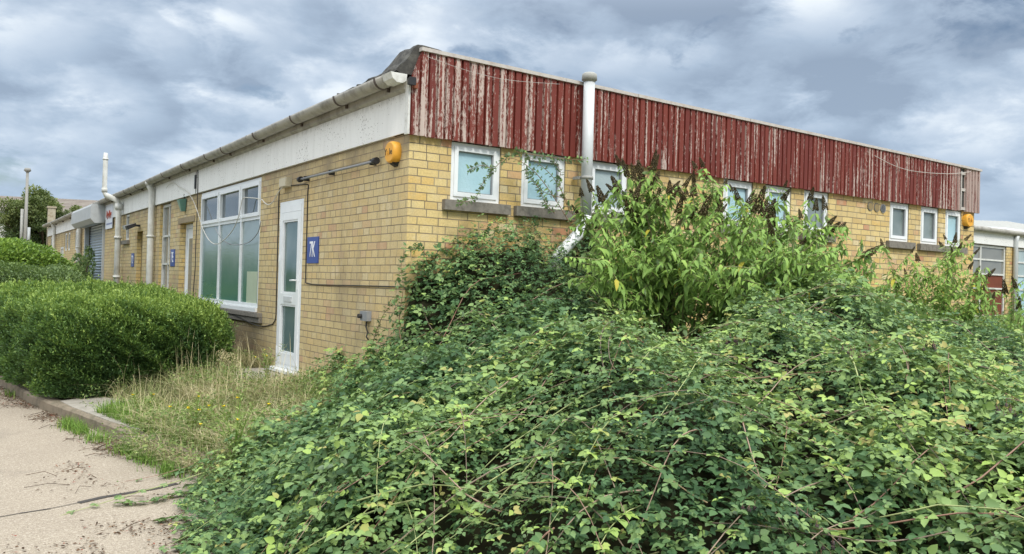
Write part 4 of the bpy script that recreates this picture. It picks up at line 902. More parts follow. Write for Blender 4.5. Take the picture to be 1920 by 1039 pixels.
# --- bramble mound
COLS = {  # image-plane bearing (px) : (distance, height) profile of the thicket top
 300:[(2,-.1),(14,-.1)], 400:[(2,-.1),(4.2,-.05),(4.8,.16),(5.6,.16),(6.2,.10),(6.7,-.1),(14,-.1)],
 480:[(2,-.1),(3.9,-.05),(4.5,.15),(5.3,.26),(6.4,.30),(7.2,.2),(7.8,-.1),(14,-.1)],
 560:[(2,-.1),(3.4,-.05),(4,.22),(5,.36),(6,.43),(7,.47),(7.9,.45),(8.6,.2),(14,-.1)],
 640:[(2,-.1),(3,-.02),(3.5,.18),(4,.36),(5,.50),(6,.58),(7,.63),(8,.63),(9,.63),(14,.6)],
 720:[(2,-.1),(2.8,.02),(3.4,.25),(4,.43),(5,.60),(6,.70),(7,.79),(8,.86),(14,.9)],
 750:[(2,-.1),(2.7,.02),(3.3,.25),(4,.46),(5,.64),(6,.76),(7,.86),(7.3,.95),(7.6,1.0),(14,1.0)],
 772:[(2,-.1),(2.65,.02),(3.2,.25),(4,.48),(5,.66),(6,.80),(7,.95),(7.35,1.35),(7.6,1.72),(14,1.72)],
 800:[(2,-.1),(2.6,.02),(3.1,.25),(4,.52),(5,.70),(6,.84),(7,1.1),(7.4,1.55),(7.7,1.92),(14,1.9)],
 900:[(2,-.1),(2.5,.05),(3,.33),(4,.62),(5,.82),(6,1.02),(7,1.35),(7.6,1.9),(8.1,2.2),(14,2.2)],
 1000:[(2,-.1),(2.4,.1),(3,.42),(4,.76),(5,1.0),(6,1.17),(6.6,1.28),(7.2,1.5),(7.8,2.08),(8.4,2.42),(14,2.4)],
 1100:[(2,-.1),(2.4,.15),(3,.52),(3.6,.85),(4.3,1.14),(5.1,1.28),(5.8,1.12),(7,1.2),(8,1.75),(8.7,2.2),(14,1.8)],
 1180:[(2,-.1),(2.4,.2),(3,.55),(3.5,.85),(4.1,1.12),(4.9,1.32),(5.5,1.10),(6.2,.85),(7.2,.9),(9,.9),(14,.8)],
 1280:[(2,-.1),(2.4,.2),(3,.6),(3.5,.88),(4.1,1.12),(5,1.32),(5.7,1.1),(6.4,.85),(8,.85),(14,.8)],
 1400:[(2,-.1),(2.4,.25),(3,.66),(3.5,.92),(4.2,1.14),(5.2,1.34),(6,1.32),(7,1.42),(8,1.40),(9,1.2),(14,.9)],
 1600:[(2,-.1),(2.4,.3),(3,.74),(4,1.03),(5,1.20),(6,1.36),(7,1.47),(8,1.45),(10,1.2),(14,.9)],
 1800:[(2,-.1),(2.4,.35),(3,.76),(4,.98),(5,1.10),(6,1.17),(7,1.20),(8,1.12),(10,.95),(14,.8)],
 1950:[(2,-.1),(2.4,.35),(3,.76),(4,.95),(5,1.06),(6,1.08),(7,1.06),(9,.95),(14,.8)],
 2600:[(2,-.1),(2.4,.35),(3,.7),(5,.9),(7,.9),(14,.8)]}
cpx = np.array(sorted(COLS)); Dg = np.linspace(2, 14, 97)
HT = np.array([np.interp(Dg, [a for a, b in COLS[c]], [b for a, b in COLS[c]]) for c in cpx])
CA = (cpx-960)/FPX
def mound(x, y):
    x = np.asarray(x, float); y = np.asarray(y, float)
    dx, dy = x-CAM[0], y-CAM[1]; D = dx*FW[0]+dy*FW[1]; S = (dx*R2[0]+dy*R2[1])/np.maximum(D, .1)
    ci = np.clip(np.interp(S, CA, np.arange(len(CA))), 0, len(CA)-1.0001); di = np.clip((D-2)/12*96, 0, 95.999)
    c0, d0 = ci.astype(int), di.astype(int); cf, df_ = ci-c0, di-d0
    h = (HT[c0,d0]*(1-cf)+HT[c0+1,d0]*cf)*(1-df_)+(HT[c0,d0+1]*(1-cf)+HT[c0+1,d0+1]*cf)*df_
    amp = np.clip(h*2, 0, 1)
    h = h+amp*(.38*(vnoise(x*1.35, y*1.35, 1)-.5)+.28*(vnoise(x*3.3, y*3.3, 2)-.5)+.12*(vnoise(x*8.5, y*8.5, 6)-.5))
    near = y > -.75
    h = np.where(near & (x > 1.42) & (x < 1.74), np.minimum(h, 1.93), np.where(near & (x >= 1.74) & (x < 2.0), np.minimum(h, 2.12), h))
    h = np.where(D < 2.1, -.2, h)
    return h
n_s = 1500000
Dr = np.sqrt(RS.rand(n_s)*(13.5**2-2.4**2)+2.4**2); Sr = CA[0]+(.78-CA[0])*RS.rand(n_s)
X = CAM[0]+Dr*FW[0]+Dr*Sr*R2[0]; Y = CAM[1]+Dr*FW[1]+Dr*Sr*R2[1]
H = mound(X, Y); e_ = .05
gx = (mound(X+e_, Y)-H)/e_; gy_ = (mound(X, Y+e_)-H)/e_
gnd = np.where(X > kerb_x(Y), terr(X, Y), 0.0)
ok = (H > gnd+.02) & ~((X > -.03) & (Y > -.04)) & (~((X > -.9) & (Y > 2.2) & (Y < 3.9)))
slope = np.sqrt(1+gx**2+gy_**2)
dens = 1650*np.where(Dr < 5.5, 1.0, np.where(Dr < 8.6, .85, .6))     # compound leaves per square metre
area_per = ((13.5**2-2.4**2)*(.78-CA[0])/2)/n_s
hole = np.clip((vnoise(X*3.1+7, Y*3.1, 17)-.70)/.12, 0, 1)
ok &= RS.rand(n_s) < dens*area_per*np.minimum(slope, 4.5)*(1-.55*hole)
X, Y, H, gx, gy_, Dr, Sr, gnd = [a[ok] for a in (X, Y, H, gx, gy_, Dr, Sr, gnd)]
k = len(X); Nn = unit(np.stack([-gx, -gy_, np.ones(k)], 1))
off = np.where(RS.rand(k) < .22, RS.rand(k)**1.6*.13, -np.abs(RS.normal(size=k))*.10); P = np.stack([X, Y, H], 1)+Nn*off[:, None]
P[:,2] = np.maximum(P[:,2], gnd+.015)
outw = np.stack([-FW[0]+RS.normal(size=k)*.8, -FW[1]+RS.normal(size=k)*.8, -.12+RS.normal(size=k)*.3], 1)
Tn = unit(outw); up_ = unit(Nn*.9+np.array([0,0,.8])+RS.normal(size=(k,3))*.55)
tb_ = vnoise(X*1.1+3, Y*1.1, 7); sizeN = vnoise(X*.8, Y*.8, 8)
L = (.020+.028*RS.rand(k)**1.4)*(.55+.9*sizeN)
young = (RS.rand(k) < .05+.10*(vnoise(X*2.3, Y*2.3, 12) > .7))
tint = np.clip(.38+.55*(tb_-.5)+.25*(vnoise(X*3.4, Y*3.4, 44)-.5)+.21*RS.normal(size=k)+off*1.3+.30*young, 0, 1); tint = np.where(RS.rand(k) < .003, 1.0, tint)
allV, allF, allT, base = [], [], [], 0
sidev = unit(np.cross(up_, Tn))
for ang, s_, o_ in ((0, 1.12, .30), (1.22, .92, .12), (-1.22, .92, .12)):
    T2 = unit(Tn*math.cos(ang)+sidev*math.sin(ang)); nj = unit(up_+RS.normal(size=(k,3))*.16)
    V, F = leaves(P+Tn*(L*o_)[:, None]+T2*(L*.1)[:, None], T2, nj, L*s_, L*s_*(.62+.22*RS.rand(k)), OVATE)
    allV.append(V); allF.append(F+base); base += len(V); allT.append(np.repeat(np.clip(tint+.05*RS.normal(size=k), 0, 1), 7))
print('bramble leaves', k)
V = np.concatenate(allV); T_ = np.concatenate(allT); Fq = np.concatenate(allF)
# dark under-surface beneath the leaves
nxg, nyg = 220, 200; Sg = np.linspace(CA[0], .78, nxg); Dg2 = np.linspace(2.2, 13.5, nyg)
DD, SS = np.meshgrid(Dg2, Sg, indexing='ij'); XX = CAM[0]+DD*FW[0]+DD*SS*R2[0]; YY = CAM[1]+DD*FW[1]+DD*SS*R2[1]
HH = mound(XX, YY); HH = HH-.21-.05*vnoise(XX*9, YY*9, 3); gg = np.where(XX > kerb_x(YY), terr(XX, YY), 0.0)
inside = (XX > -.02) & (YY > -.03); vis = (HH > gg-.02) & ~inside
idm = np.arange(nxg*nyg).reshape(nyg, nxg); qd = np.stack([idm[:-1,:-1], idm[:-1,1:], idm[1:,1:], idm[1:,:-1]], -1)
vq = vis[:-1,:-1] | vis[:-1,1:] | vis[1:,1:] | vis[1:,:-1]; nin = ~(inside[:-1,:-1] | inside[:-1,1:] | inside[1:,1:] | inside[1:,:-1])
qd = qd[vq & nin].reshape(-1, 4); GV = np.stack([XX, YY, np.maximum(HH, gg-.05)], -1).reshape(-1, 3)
# canes
cm = MB(); sprV, sprP = [], []
def surf(x, y): return float(mound(np.array(x), np.array(y)))
ncane = 0; tries = 0; SP = []; ST = []; SL = []; STn = []
while ncane < 260 and tries < 4000:
    tries += 1; Dc = math.sqrt(random.uniform(2.9**2, 9.5**2)) if random.random() < .6 else random.uniform(2.9, 6); S_ = random.uniform(-.33, .62)
    x = CAM[0]+Dc*FW[0]+Dc*S_*R2[0]; y = CAM[1]+Dc*FW[1]+Dc*S_*R2[1]
    if (x > -.15 and y > -.15) or surf(x, y) < .3: continue
    a = random.uniform(0, 2*math.pi); ln = random.uniform(.35, 1.3); hgt = random.uniform(.0, .16); pts = []
    dxy = np.array([math.cos(a), math.sin(a)])-FW[:2]*.5; dxy /= np.linalg.norm(dxy); cur = random.uniform(-1.6, 1.6)
    bad = False; nseg = 9
    for i in range(nseg+1):
        t = i/nseg; xx = x+ln*t*dxy[0]-cur*t*t*dxy[1]*ln*.4; yy = y+ln*t*dxy[1]+cur*t*t*dxy[0]*ln*.4
        if xx > -.08 and yy > -.08: bad = True; break
        zs2 = max(surf(xx, yy), .02); pts.append((xx, yy, zs2-.05+(hgt+.05)*math.sin(math.pi*min(1, t*1.15))**.8+(.05 if t > .7 else 0)*(t-.7)))
    if bad: continue
    zz2 = np.array([p[2] for p in pts]); zz2 = np.convolve(np.pad(zz2, 2, 'edge'), np.ones(5)/5, 'valid'); pts = [(p[0], p[1], z) for p, z in zip(pts, zz2)]
    tn = random.random(); r0 = random.uniform(.0020, .0046); cm.tube(pts, [r0*(1-.6*i/nseg) for i in range(nseg+1)], 5, 0, False, tn); ncane += 1
    yg = random.random() < .35
    for i in range(2, nseg+1):
        for s_ in (0, 1):
            if random.random() < .95:
                p = np.array(pts[i]); dcn = np.array(pts[i])-np.array(pts[i-1]); SP.append(p); sd_ = np.cross(dcn, [0,0,1])*(1 if s_ else -1)
                ST.append(unit(sd_/np.linalg.norm(sd_+1e-9)+dcn/np.linalg.norm(dcn)*.6)); SL.append(random.uniform(.03,.055)*(1-.35*i/nseg)); STn.append(min(1, random.uniform(.45,.7)+(.28 if yg else 0)))
def sprigs(SP, ST, SL, STn):
    P_, T_2, L_, tt = np.array(SP), unit(np.array(ST)), np.array(SL), np.array(STn); n_ = len(P_)
    u_ = unit(np.array([0,0,1.])+RS.normal(size=(n_,3))*.3); sv_ = unit(np.cross(u_, T_2)); o = []; f = []; b = 0
    for ang, s_, o_ in ((0, 1.12, .45), (1.15, .9, .25), (-1.15, .9, .25)):
        T3 = unit(T_2*math.cos(ang)+sv_*math.sin(ang)); V_, F_ = leaves(P_+T_2*(L_*o_)[:, None], T3, unit(u_+RS.normal(size=(n_,3))*.2), L_*s_, L_*s_*.8, OVATE)
        o.append(V_); f.append(F_+b); b += len(V_)
    return np.concatenate(o), np.concatenate(f), np.tile(np.repeat(tt, 7), 3)
V2, F2, T2_ = sprigs(SP, ST, SL, STn)
CV = np.array(cm.v); CF = np.array(cm.f, int); CT = np.array(cm.tv)
nv1 = len(V); nv2 = nv1+len(V2); nv3 = nv2+len(GV)
VV = np.concatenate([V, V2, GV, CV]); TT = np.concatenate([T_, T2_, np.full(len(GV), .5), CT])
FF = [np.concatenate([Fq, F2+nv1]), np.concatenate([qd+nv2, CF+nv3])]
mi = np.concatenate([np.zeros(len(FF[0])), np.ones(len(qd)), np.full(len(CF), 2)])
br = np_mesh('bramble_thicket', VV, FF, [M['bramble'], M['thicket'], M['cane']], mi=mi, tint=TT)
tag(br, 'sprawling green bramble thicket heaped in front of the gable wall', 'brambles', kind='stuff')
# blackberry clusters
random.seed(15); bc = 0; m = MB()
for _ in range(400):
    if bc >= 26: break
    Dc = random.uniform(3.0, 5.2); S_ = random.uniform(.1, .6); x = CAM[0]+Dc*FW[0]+Dc*S_*R2[0]; y = CAM[1]+Dc*FW[1]+Dc*S_*R2[1]
    if float(vnoise(np.array(x*1.4), np.array(y*1.4), 31)) < .5: continue
    bc += 1; z = surf(x, y)+.01
    for q in range(random.randint(3, 7)):
        c0_ = np.array([x+random.gauss(0,.03), y+random.gauss(0,.03), z+random.gauss(0,.015)]); m.tube([c0_+[0,0,.03],c0_], .0012, 4, 1, False)
        for d_ in range(12):
            a_ = d_*2.4; h__ = (d_/11-.5)*.014; rr_ = .006*math.sqrt(max(.1, 1-(h__/.009)**2)); p_ = c0_+np.array([rr_*math.cos(a_), rr_*math.sin(a_), h__]); e__ = .0036
            m.add([p_+np.array(v)*e__ for v in ((1,0,0),(0,1,0),(-1,0,0),(0,-1,0),(0,0,1),(0,0,-1))], [(0,1,4),(1,2,4),(2,3,4),(3,0,4),(1,0,5),(2,1,5),(3,2,5),(0,3,5)])
tag(m.build('blackberries', [M['berry'], M['cane']], fixn=False), 'dark ripe and dried blackberries dotted over the thicket', 'berries', kind='stuff')
# --- arching shoots in front of the windows and wall corner
def shoot(label, paths, group=None):
    base = np.array(paths[0][0]); t_ = thing('bramble_shoot', label, 'bramble', tuple(base), group); m = MB(); SP, ST, SL, STn = [], [], [], []
    for pts in paths:
        cp_ = crs(pts, 6); nn_ = len(cp_); m.tube(cp_, [.0045*(1-.6*i/nn_) for i in range(nn_)], 5, 0, False, .6)
        for i in range(1, nn_):
            for s_ in (-1, 1):
                if random.random() < .8:
                    dcn = cp_[i]-cp_[i-1]; dcn = dcn/np.linalg.norm(dcn); sd_ = np.array([dcn[2]*.7+random.uniform(-.4,.4), -.3+random.uniform(-.5,.5), -dcn[0]+random.uniform(-.4,.4)])*s_
                    SP.append(cp_[i]); ST.append(unit(sd_+dcn*.5)); SL.append(random.uniform(.022,.04)); STn.append(random.uniform(.25,.75))
    m.build('stem', M['cane'], t_); V_, F_, tt = sprigs(SP, ST, SL, STn); np_mesh('leaves', V_, [F_], [M['bramble']], tint=tt, parent=t_)
q = lambda a, b, y=-.25: onR(a, b, y)
shoot('thin bramble shoot arching across the leftmost small gable window', [[q(1075,430),q(1040,372),q(1000,320),q(955,296),q(925,318),q(905,345),q(890,372),q(862,380)], [q(925,318),q(905,310),q(880,318)]])
shoot('tangled bramble shoots hanging over the second small gable window', [[q(1085,425),q(1060,372),q(1035,330),q(1000,300),q(968,284)], [q(1060,372),q(1020,360),q(990,330)], [q(1040,400),q(1022,380),q(1010,352),q(985,318)], [q(1070,400),q(1050,350),q(1050,320),q(1035,300)],[q(968,284),q(1010,292),q(1060,298),q(1100,300)]])
c2 = lambda a, b: onL(a, b, -.12)
shoot('sparse bramble shoots climbing the brick corner above the thicket', [[c2(752,640),c2(748,600),c2(756,540),c2(752,500),c2(762,462)], [onR(800,480,-.15),onR(785,462,-.15),onR(768,468,-.15)]])
shoot('single light green bramble shoot rising against the wall beside the socket box', [[c2(675,690),c2(695,655),c2(706,620),c2(722,585),c2(748,560)]])

# --- buddleia bushes
def spike_mesh():
    m = MB(); random.seed(5)
    for k in range(60):
        t = k/60; r = .024*(1-t)**.7+.005; a = k*2.4
        c = np.array([r*math.cos(a), r*math.sin(a), t*.15]); s_ = .0125*(1-.5*t)
        o = np.array([random.uniform(-1,1) for _ in range(3)])*.003
        p = [c+o+np.array(v)*s_ for v in ((1,0,0),(0,1,0),(-1,0,0),(0,-1,0),(0,0,1.3),(0,0,-1))]
        m.add(p, [(0,1,4),(1,2,4),(2,3,4),(3,0,4),(1,0,5),(2,1,5),(3,2,5),(0,3,5)], 0, False, random.random())
    m.tube([(0,0,-.03),(0,0,.14)], .003, 5, 0, False, .2); return m
SPK = spike_mesh()
spk_me = bpy.data.meshes.new('flower_spike'); spk_me.from_pydata(SPK.v, [], SPK.f); spk_me.materials.append(M['spike'])
spk_me.attributes.new('tint', 'FLOAT', 'POINT').data.foreach_set('value', SPK.tv)
def buddleia(label, base, tips, nspk, lsz=.11, tb=0.0, low=.3, seed=1, ldens=1.0, r0=.012):
    random.seed(seed); t_ = thing('buddleia_bush', label, 'bush', base); m = MB(); LP, LT, LN, LL, LI = [], [], [], [], []; ends = []
    for tip in tips:
        b = np.array(base)+np.array([random.uniform(-.25,.25), random.uniform(-.25,.25), 0]); tip = np.array(tip); dv = tip-b; hd = math.hypot(dv[0], dv[1])
        p1 = b+dv*.35+np.array([0,0,.12*hd]); p2 = b+dv*.7+np.array([random.uniform(-.05,.05),random.uniform(-.05,.05),.10*hd+.04]); pts = crs([b,p1,p2,tip], 7); nn_ = len(pts)
        m.tube(pts, [r0*(1-.75*i/nn_) for i in range(nn_)], 5, 0, False, random.random())
        end = unit(pts[-1]-pts[-3]); ends.append((pts[-1], end, 1.0))
        ang = random.uniform(0, 3.14)
        length = np.linalg.norm(dv); steps = int(length*(1-low)/.045*ldens)
        for i in range(steps):
            t = low+(1-low)*(i+random.random()*.5)/steps; f = t*(nn_-1); i0 = min(int(f), nn_-2); p = pts[i0]+(pts[i0+1]-pts[i0])*(f-i0); ax = unit(pts[i0+1]-pts[i0]); ang += 1.57+random.uniform(-.3,.3)
            a_ = np.cross(ax, [0.3,.2,1.]); a_ /= np.linalg.norm(a_)+1e-9; b_ = np.cross(ax, a_)
            for s_ in (1, -1):
                if random.random() < .12: continue
                sd_ = (a_*math.cos(ang)+b_*math.sin(ang))*s_; dirn = unit(sd_+ax*.35+np.array([0,0,-.4-.7*random.random()]))
                LP.append(p); LT.append(dirn); LN.append(unit(np.array([0,0,1.])+sd_*.4+RS.normal(size=3)*.25)); LL.append(lsz*random.uniform(.45,1.3)*(1-.35*(t > .9))); LI.append(min(1, max(0, tb+.35+.3*random.random()+.35*(t-.5)+(.35 if random.random() < .03 else 0))))
            if random.random() < .16*ldens and t > .45:      # side twigs
                sd_ = a_*math.cos(ang+1)+b_*math.sin(ang+1); ln = random.uniform(.12,.34); e2 = p+unit(sd_*1.3+ax*.8+np.array([0,0,.15]))*ln
                m.tube([p,(p+e2)/2+np.array([0,0,.01]),e2], [.004,.003,.002], 4, 0, False, .6); ends.append((e2, unit(e2-p+np.array([0,0,.1])), .75))
                for q_ in range(int(ln/.035)):
                    pp = p+(e2-p)*(q_+1)*.035/ln
                    for s2 in (1,-1):
                        d3 = unit(np.cross(e2-p, [random.uniform(-.5,.5),random.uniform(-.5,.5),1])*s2*6+np.array([0,0,-.5])+RS.normal(size=3)*.2)
                        LP.append(pp); LT.append(d3); LN.append(unit(np.array([0,0,1.])+RS.normal(size=3)*.3)); LL.append(lsz*random.uniform(.5,.95)); LI.append(min(1, max(0, tb+.45+.3*random.random())))
    m.build('stems', M['budstem'], t_)
    V_, F_ = leaves(np.array(LP), np.array(LT), np.array(LN), np.array(LL), np.array(LL)*.35, LANCE)
    np_mesh('leaves', V_, [F_], [M['buddleia']], tint=np.repeat(np.array(LI), 8), parent=t_)
    ends.sort(key=lambda e: -(e[0][2]*1.1+e[2]*.5+random.random()*.75))
    for p, dr_, s_ in ends[:nspk]:
        o = bpy.data.objects.new('flower_spike', spk_me); COL.objects.link(o); o.parent = t_
        o.location = Vector(p)-t_.location; lean = Vector(unit(dr_+np.array([random.uniform(-.2,.2),random.uniform(-.2,.2),.12])))
        o.rotation_euler = lean.to_track_quat('Z','Y').to_euler(); k_ = random.uniform(.6,1.15)*s_*(lsz/.100)*1.0; o.scale = (k_*.95,k_*.95,k_*random.uniform(.85,1.3))
    return t_
def tipD(px, py, D): v = CAM+D*ray(px, py); return tuple(v)
random.seed(3); tips = []
env = [(1085,380),(1110,350),(1130,365),(1160,352),(1190,330),(1205,325),(1240,360),(1255,350),(1300,355),(1318,350),(1340,345),(1350,352),(1385,395),(1400,365),(1440,370),(1450,372),(1495,400),(1500,395),(1540,415),(1555,405),(1590,440),(1620,460),(1640,490),(1610,500),(1560,470),(1655,520),(1640,545),(1500,440),(1590,520)]
for a, b in env:
    tips.append(tipD(a, b+random.uniform(0,14)+(12 if a > 1350 else 4), random.uniform(7.3,8.0)))
for k in range(85):
    a = random.uniform(1085,1650); top = np.interp(a, [e[0] for e in sorted(env)], [e[1] for e in sorted(env)]); b = random.uniform(top+30, min(top+170, 560)); tips.append(tipD(a, b, random.uniform(6.5,8.1)))
bb = ground_pt(7.5, 1270); buddleia('big bright green buddleia with many brown dead flower spikes before the gable windows', (bb[0],bb[1],.35), tips, 100, .108, .05, .50, 3, 1.35)
random.seed(8); tips = [tipD(*a, random.uniform(9.2,10.0)) for a in ((1672,500),(1700,520),(1718,492),(1735,505),(1760,520),(1778,488),(1790,455),(1800,530),(1830,515),(1845,530),(1690,560),(1740,560),(1780,570),(1820,570),(1850,560),(1660,545),(1710,590),(1765,540),(1650,570),(1810,545),(1680,530),(1750,500),(1725,540),(1795,500),(1835,500),(1770,600),(1700,610),(1840,590),(1815,600),(1660,590),(1745,600))]
bb = ground_pt(9.7, 1745); buddleia('slender pale green buddleia below the far right gable windows', (bb[0],bb[1],.35), tips, 16, .095, .10, .32, 9, 1.5, .008)
random.seed(9); tips = [tipD(*a, random.uniform(8.6,9.6)) for a in ((1885,550),(1905,540),(1925,530),(1940,560),(1895,600),(1870,590),(1920,600),(1850,600),(1950,590),(1865,560),(1880,620),(1910,580),(1935,610),(1900,520))]
bb = ground_pt(9.2, 1900); buddleia('sparse grey-green buddleia at the right edge before the rear unit', (bb[0],bb[1],.35), tips, 8, .09, .0, .35, 10, 1.0, .008)

# --- blades, weeds and litter
def blades(name, label, pts, hgt, mt, cat, tfun, lean=.45, wid=.004, seed=1, kind='stuff'):
    rs = np.random.RandomState(seed); P = np.array(pts); n_ = len(P); h_ = hgt*(.45+.75*rs.rand(n_)); a = rs.rand(n_)*2*np.pi; dv = np.stack([np.cos(a), np.sin(a), 0*a], 1)
    ln = lean*(rs.rand(n_)**.7)*1.5; sd_ = np.stack([-np.sin(a), np.cos(a), 0*a], 1)*wid*(.6+.9*rs.rand(n_))[:, None]
    sgm = [0, .4, .75, 1.0]; vs = []
    for s_ in sgm:
        c = P+dv*(ln*h_*s_**2)[:, None]+np.array([0,0,1.])*(h_*(s_-.45*np.minimum(ln,1.1)*s_**2.4))[:, None]; wd = (1-s_)**.6
        vs += [c-sd_*wd, c+sd_*wd] if s_ < 1 else [c]
    V_ = np.stack(vs, 1).reshape(-1, 3); b = np.arange(n_)*7
    Fq_ = np.concatenate([np.stack([b+2*i, b+2*i+1, b+2*i+3, b+2*i+2], 1) for i in range(2)]); Ft = np.stack([b+4, b+5, b+6], 1)
    o = np_mesh(name, V_, [Fq_, Ft], [M[mt]], tint=np.repeat(np.clip(tfun(P, rs), 0, 1), 7)); return tag(o, label, cat, kind=kind)
def region(n_, f):
    out = []
    while len(out) < n_:
        x = random.uniform(-2.6, .0); y = random.uniform(-3.5, 5.0)
        if f(x, y): out.append((x, y, float(terr(x, y)) if x > kerb_x(y)+.1 else 0.0))
    return out
random.seed(21)
def drygrass(x, y):
    e = x-float(kerb_x(y)); 
    if y > 3.3 and x < -1.0 and y > 3.5: return False
    if e < (.12 if y > 1.0 else -.12) or (x > -.7 and 2.3 < y < 3.8): return False
    if x > -.02 or y < -1.7: return False
    if y > 3.6: return -.55 < x or False
    if -1.9 > x and 1.9 < y: return random.random() < .02
    if y > 1.6 and x < -1.35: return random.random() < .25
    return random.random() < .5+.5*float(vnoise(np.array(x*3.), np.array(y*3.), 5))
blades('dry_grass', 'tangled straw-coloured dry grass between the kerb and the doorstep', region(19000, drygrass), .27, 'straw', 'grass', lambda P, rs: .62+.22*rs.normal(size=len(P))+.8*(vnoise(P[:,0]*1.9, P[:,1]*1.9, 3)-.6), 1.25, .0034, 2)
blades('dry_grass', 'tall thin seeding grass stalks beside the hedge end', region(200, lambda x, y: drygrass(x, y) and (y > 1.2)), .62, 'straw', 'grass', lambda P, rs: .8+.1*rs.normal(size=len(P)), .35, .0026, 3)
blades('green_grass', 'fresh green grass tufts growing over the kerb edge', region(5200, lambda x, y: (y > -.6 and y < 2.6 and .10 < x-float(kerb_x(y)) < .55 and float(vnoise(np.array(x*4.), np.array(y*2.6), 15)) > .42) or (y < 1.9 and y > .4 and .1 < x-float(kerb_x(y)) < .9 and random.random() < .5)), .17, 'grass', 'grass', lambda P, rs: .5+.25*rs.normal(size=len(P)), .7, .004, 4)
rg = region(900, lambda x, y: (drygrass(x, y) and float(vnoise(np.array(x*2.1), np.array(y*2.1), 33)) > .45) or (-1.7 < y < 1.3 and -.25 < x-float(kerb_x(y)) < .5))
P_ = np.repeat(np.array(rg), 16, 0); P_ = P_+RS.normal(size=P_.shape)*[.05,.05,0]+np.array([0,0,1.])*(RS.rand(len(P_), 1)**.7*.22); k_ = len(P_)
V_, F_ = leaves(P_, unit(RS.normal(size=(k_,3))*[1,1,.4]+[0,0,.25]), unit(RS.normal(size=(k_,3))*.45+[0,0,1]), .018+.030*RS.rand(k_), .008+.014*RS.rand(k_), RHOMB)
tag(np_mesh('low_weeds', V_, [F_], [M['weed']], tint=np.repeat(np.clip(.25+.25*RS.normal(size=k_), 0, 1), 4)), 'low green weeds mixed into the dry grass and hanging over the kerb', 'weeds', kind='stuff')
# grass tufts in the gutter of the road
gp = []
for (tx, ty, nn_) in ((-2.36,2.55,260),(-2.30,2.2,200),(-2.22,1.7,160),(-2.1,1.0,220),(-2.02,.6,240),(-1.95,.1,200),(-2.7,5.2,60)):
    for k in range(nn_): gp.append((tx+random.gauss(0,.05)-.03, ty+random.gauss(0,.13), 0.0))
blades('green_grass', 'small green grass tufts in the road along the kerb foot', gp, .13, 'grass', 'grass', lambda P, rs: .35+.3*rs.normal(size=len(P)), .8, .003, 5)
# meadow of pale weeds in front of the rear unit
wp_ = []
random.seed(31)
while len(wp_) < 12000:
    D = random.uniform(8.5, 22); px = random.uniform(1600, 2050); x, y = ground_pt(D, px)
    if y < 3.7 and not (x < 10.1 and y > -.1): wp_.append((x, y, .35))
P = np.array(wp_); Dp = (P[:,0]-CAM[0])*FW[0]+(P[:,1]-CAM[1])*FW[1]; rs = RS; n_ = len(P); h_ = (.50+.42*np.clip(vnoise(P[:,0]*.9, P[:,1]*.9, 3), 0, 1))*(.85+.2*rs.rand(n_)); 
a = rs.rand(n_)*6.28; PL, PT, PN, PLn = [], [], [], []
rep = 14; u = rs.rand(n_, rep)**.6; PP = (P[:, None, :]+np.array([0,0,1.])*(h_[:, None]*u)[..., None]+rs.normal(size=(n_,rep,3))*np.array([.06,.06,.02])).reshape(-1,3)
kk = len(PP); V_, F_ = leaves(PP, unit(rs.normal(size=(kk,3))*[1,1,.5]+[0,0,.2]), unit(rs.normal(size=(kk,3))*.5+[0,0,1]), .05+.06*rs.rand(kk), .014+.014*rs.rand(kk), RHOMB)
tag(np_mesh('tall_weeds', V_, [F_], [M['weed']], tint=np.repeat(np.clip(.45+.25*rs.normal(size=kk)+.4*(vnoise(PP[:,0]*1.2, PP[:,1]*1.2, 9)-.5), 0, 1), 4)), 'pale yellow-green tall weeds in front of the rear unit', 'weeds', kind='stuff')
# ragwort-like yellow weeds
def ragwort(label, x, y, z, h, nst, seed, group='yellow flowering weeds'):
    random.seed(seed); t_ = thing('yellow_weed', label, 'weed', (x,y,z), group); m = MB(); LP, LT = [], []
    for k in range(nst):
        a = random.uniform(0, 6.28); ln = random.uniform(.05,.5)*h; tip = np.array([x+ln*math.cos(a), y+ln*math.sin(a), z+h*random.uniform(.6,1)]); pts = crs([(x,y,z),((x*1.3+tip[0]*.7)/2,(y*1.3+tip[1]*.7)/2,z+h*.45),tip], 5)
        m.tube(pts, [.0035-.0002*i for i in range(len(pts))], 5, 0, False, .5)
        for i in range(2, len(pts)):
            for _ in range(2): LP.append(pts[i]); LT.append(unit(np.array([random.uniform(-1,1),random.uniform(-1,1),.35])))
        if k % 2 == 0:
            c = pts[-1]; rr_ = random.uniform(.011,.016); n_ = 9
            fl = MB(); fl.add([tuple(c+np.array([0,0,.004]))]+[tuple(c+np.array([rr_*math.cos(j*6.283/n_), rr_*math.sin(j*6.283/n_), .006*(j%2)])) for j in range(n_)]+[tuple(c+np.array([0,0,-.008]))], [(0,1+j,1+(j+1)%n_) for j in range(n_)]+[(n_+1,1+(j+1)%n_,1+j) for j in range(n_)]); fl.build('flower', M['petal'], t_, fixn=False)
    m.build('stems', M['grass'], t_); k = len(LP)
    V_, F_ = leaves(np.array(LP), np.array(LT), unit(RS.normal(size=(k,3))*.4+[0,0,1]), .03+.05*RS.rand(k), .01+.008*RS.rand(k), RHOMB); np_mesh('leaves', V_, [F_], [M['weed']], tint=np.repeat(.3+.5*RS.rand(k), 4), parent=t_)
def gnd_px(px, py, z): v = ray(px, py); t = (z-CAM[2])/v[2]; return CAM+v*t
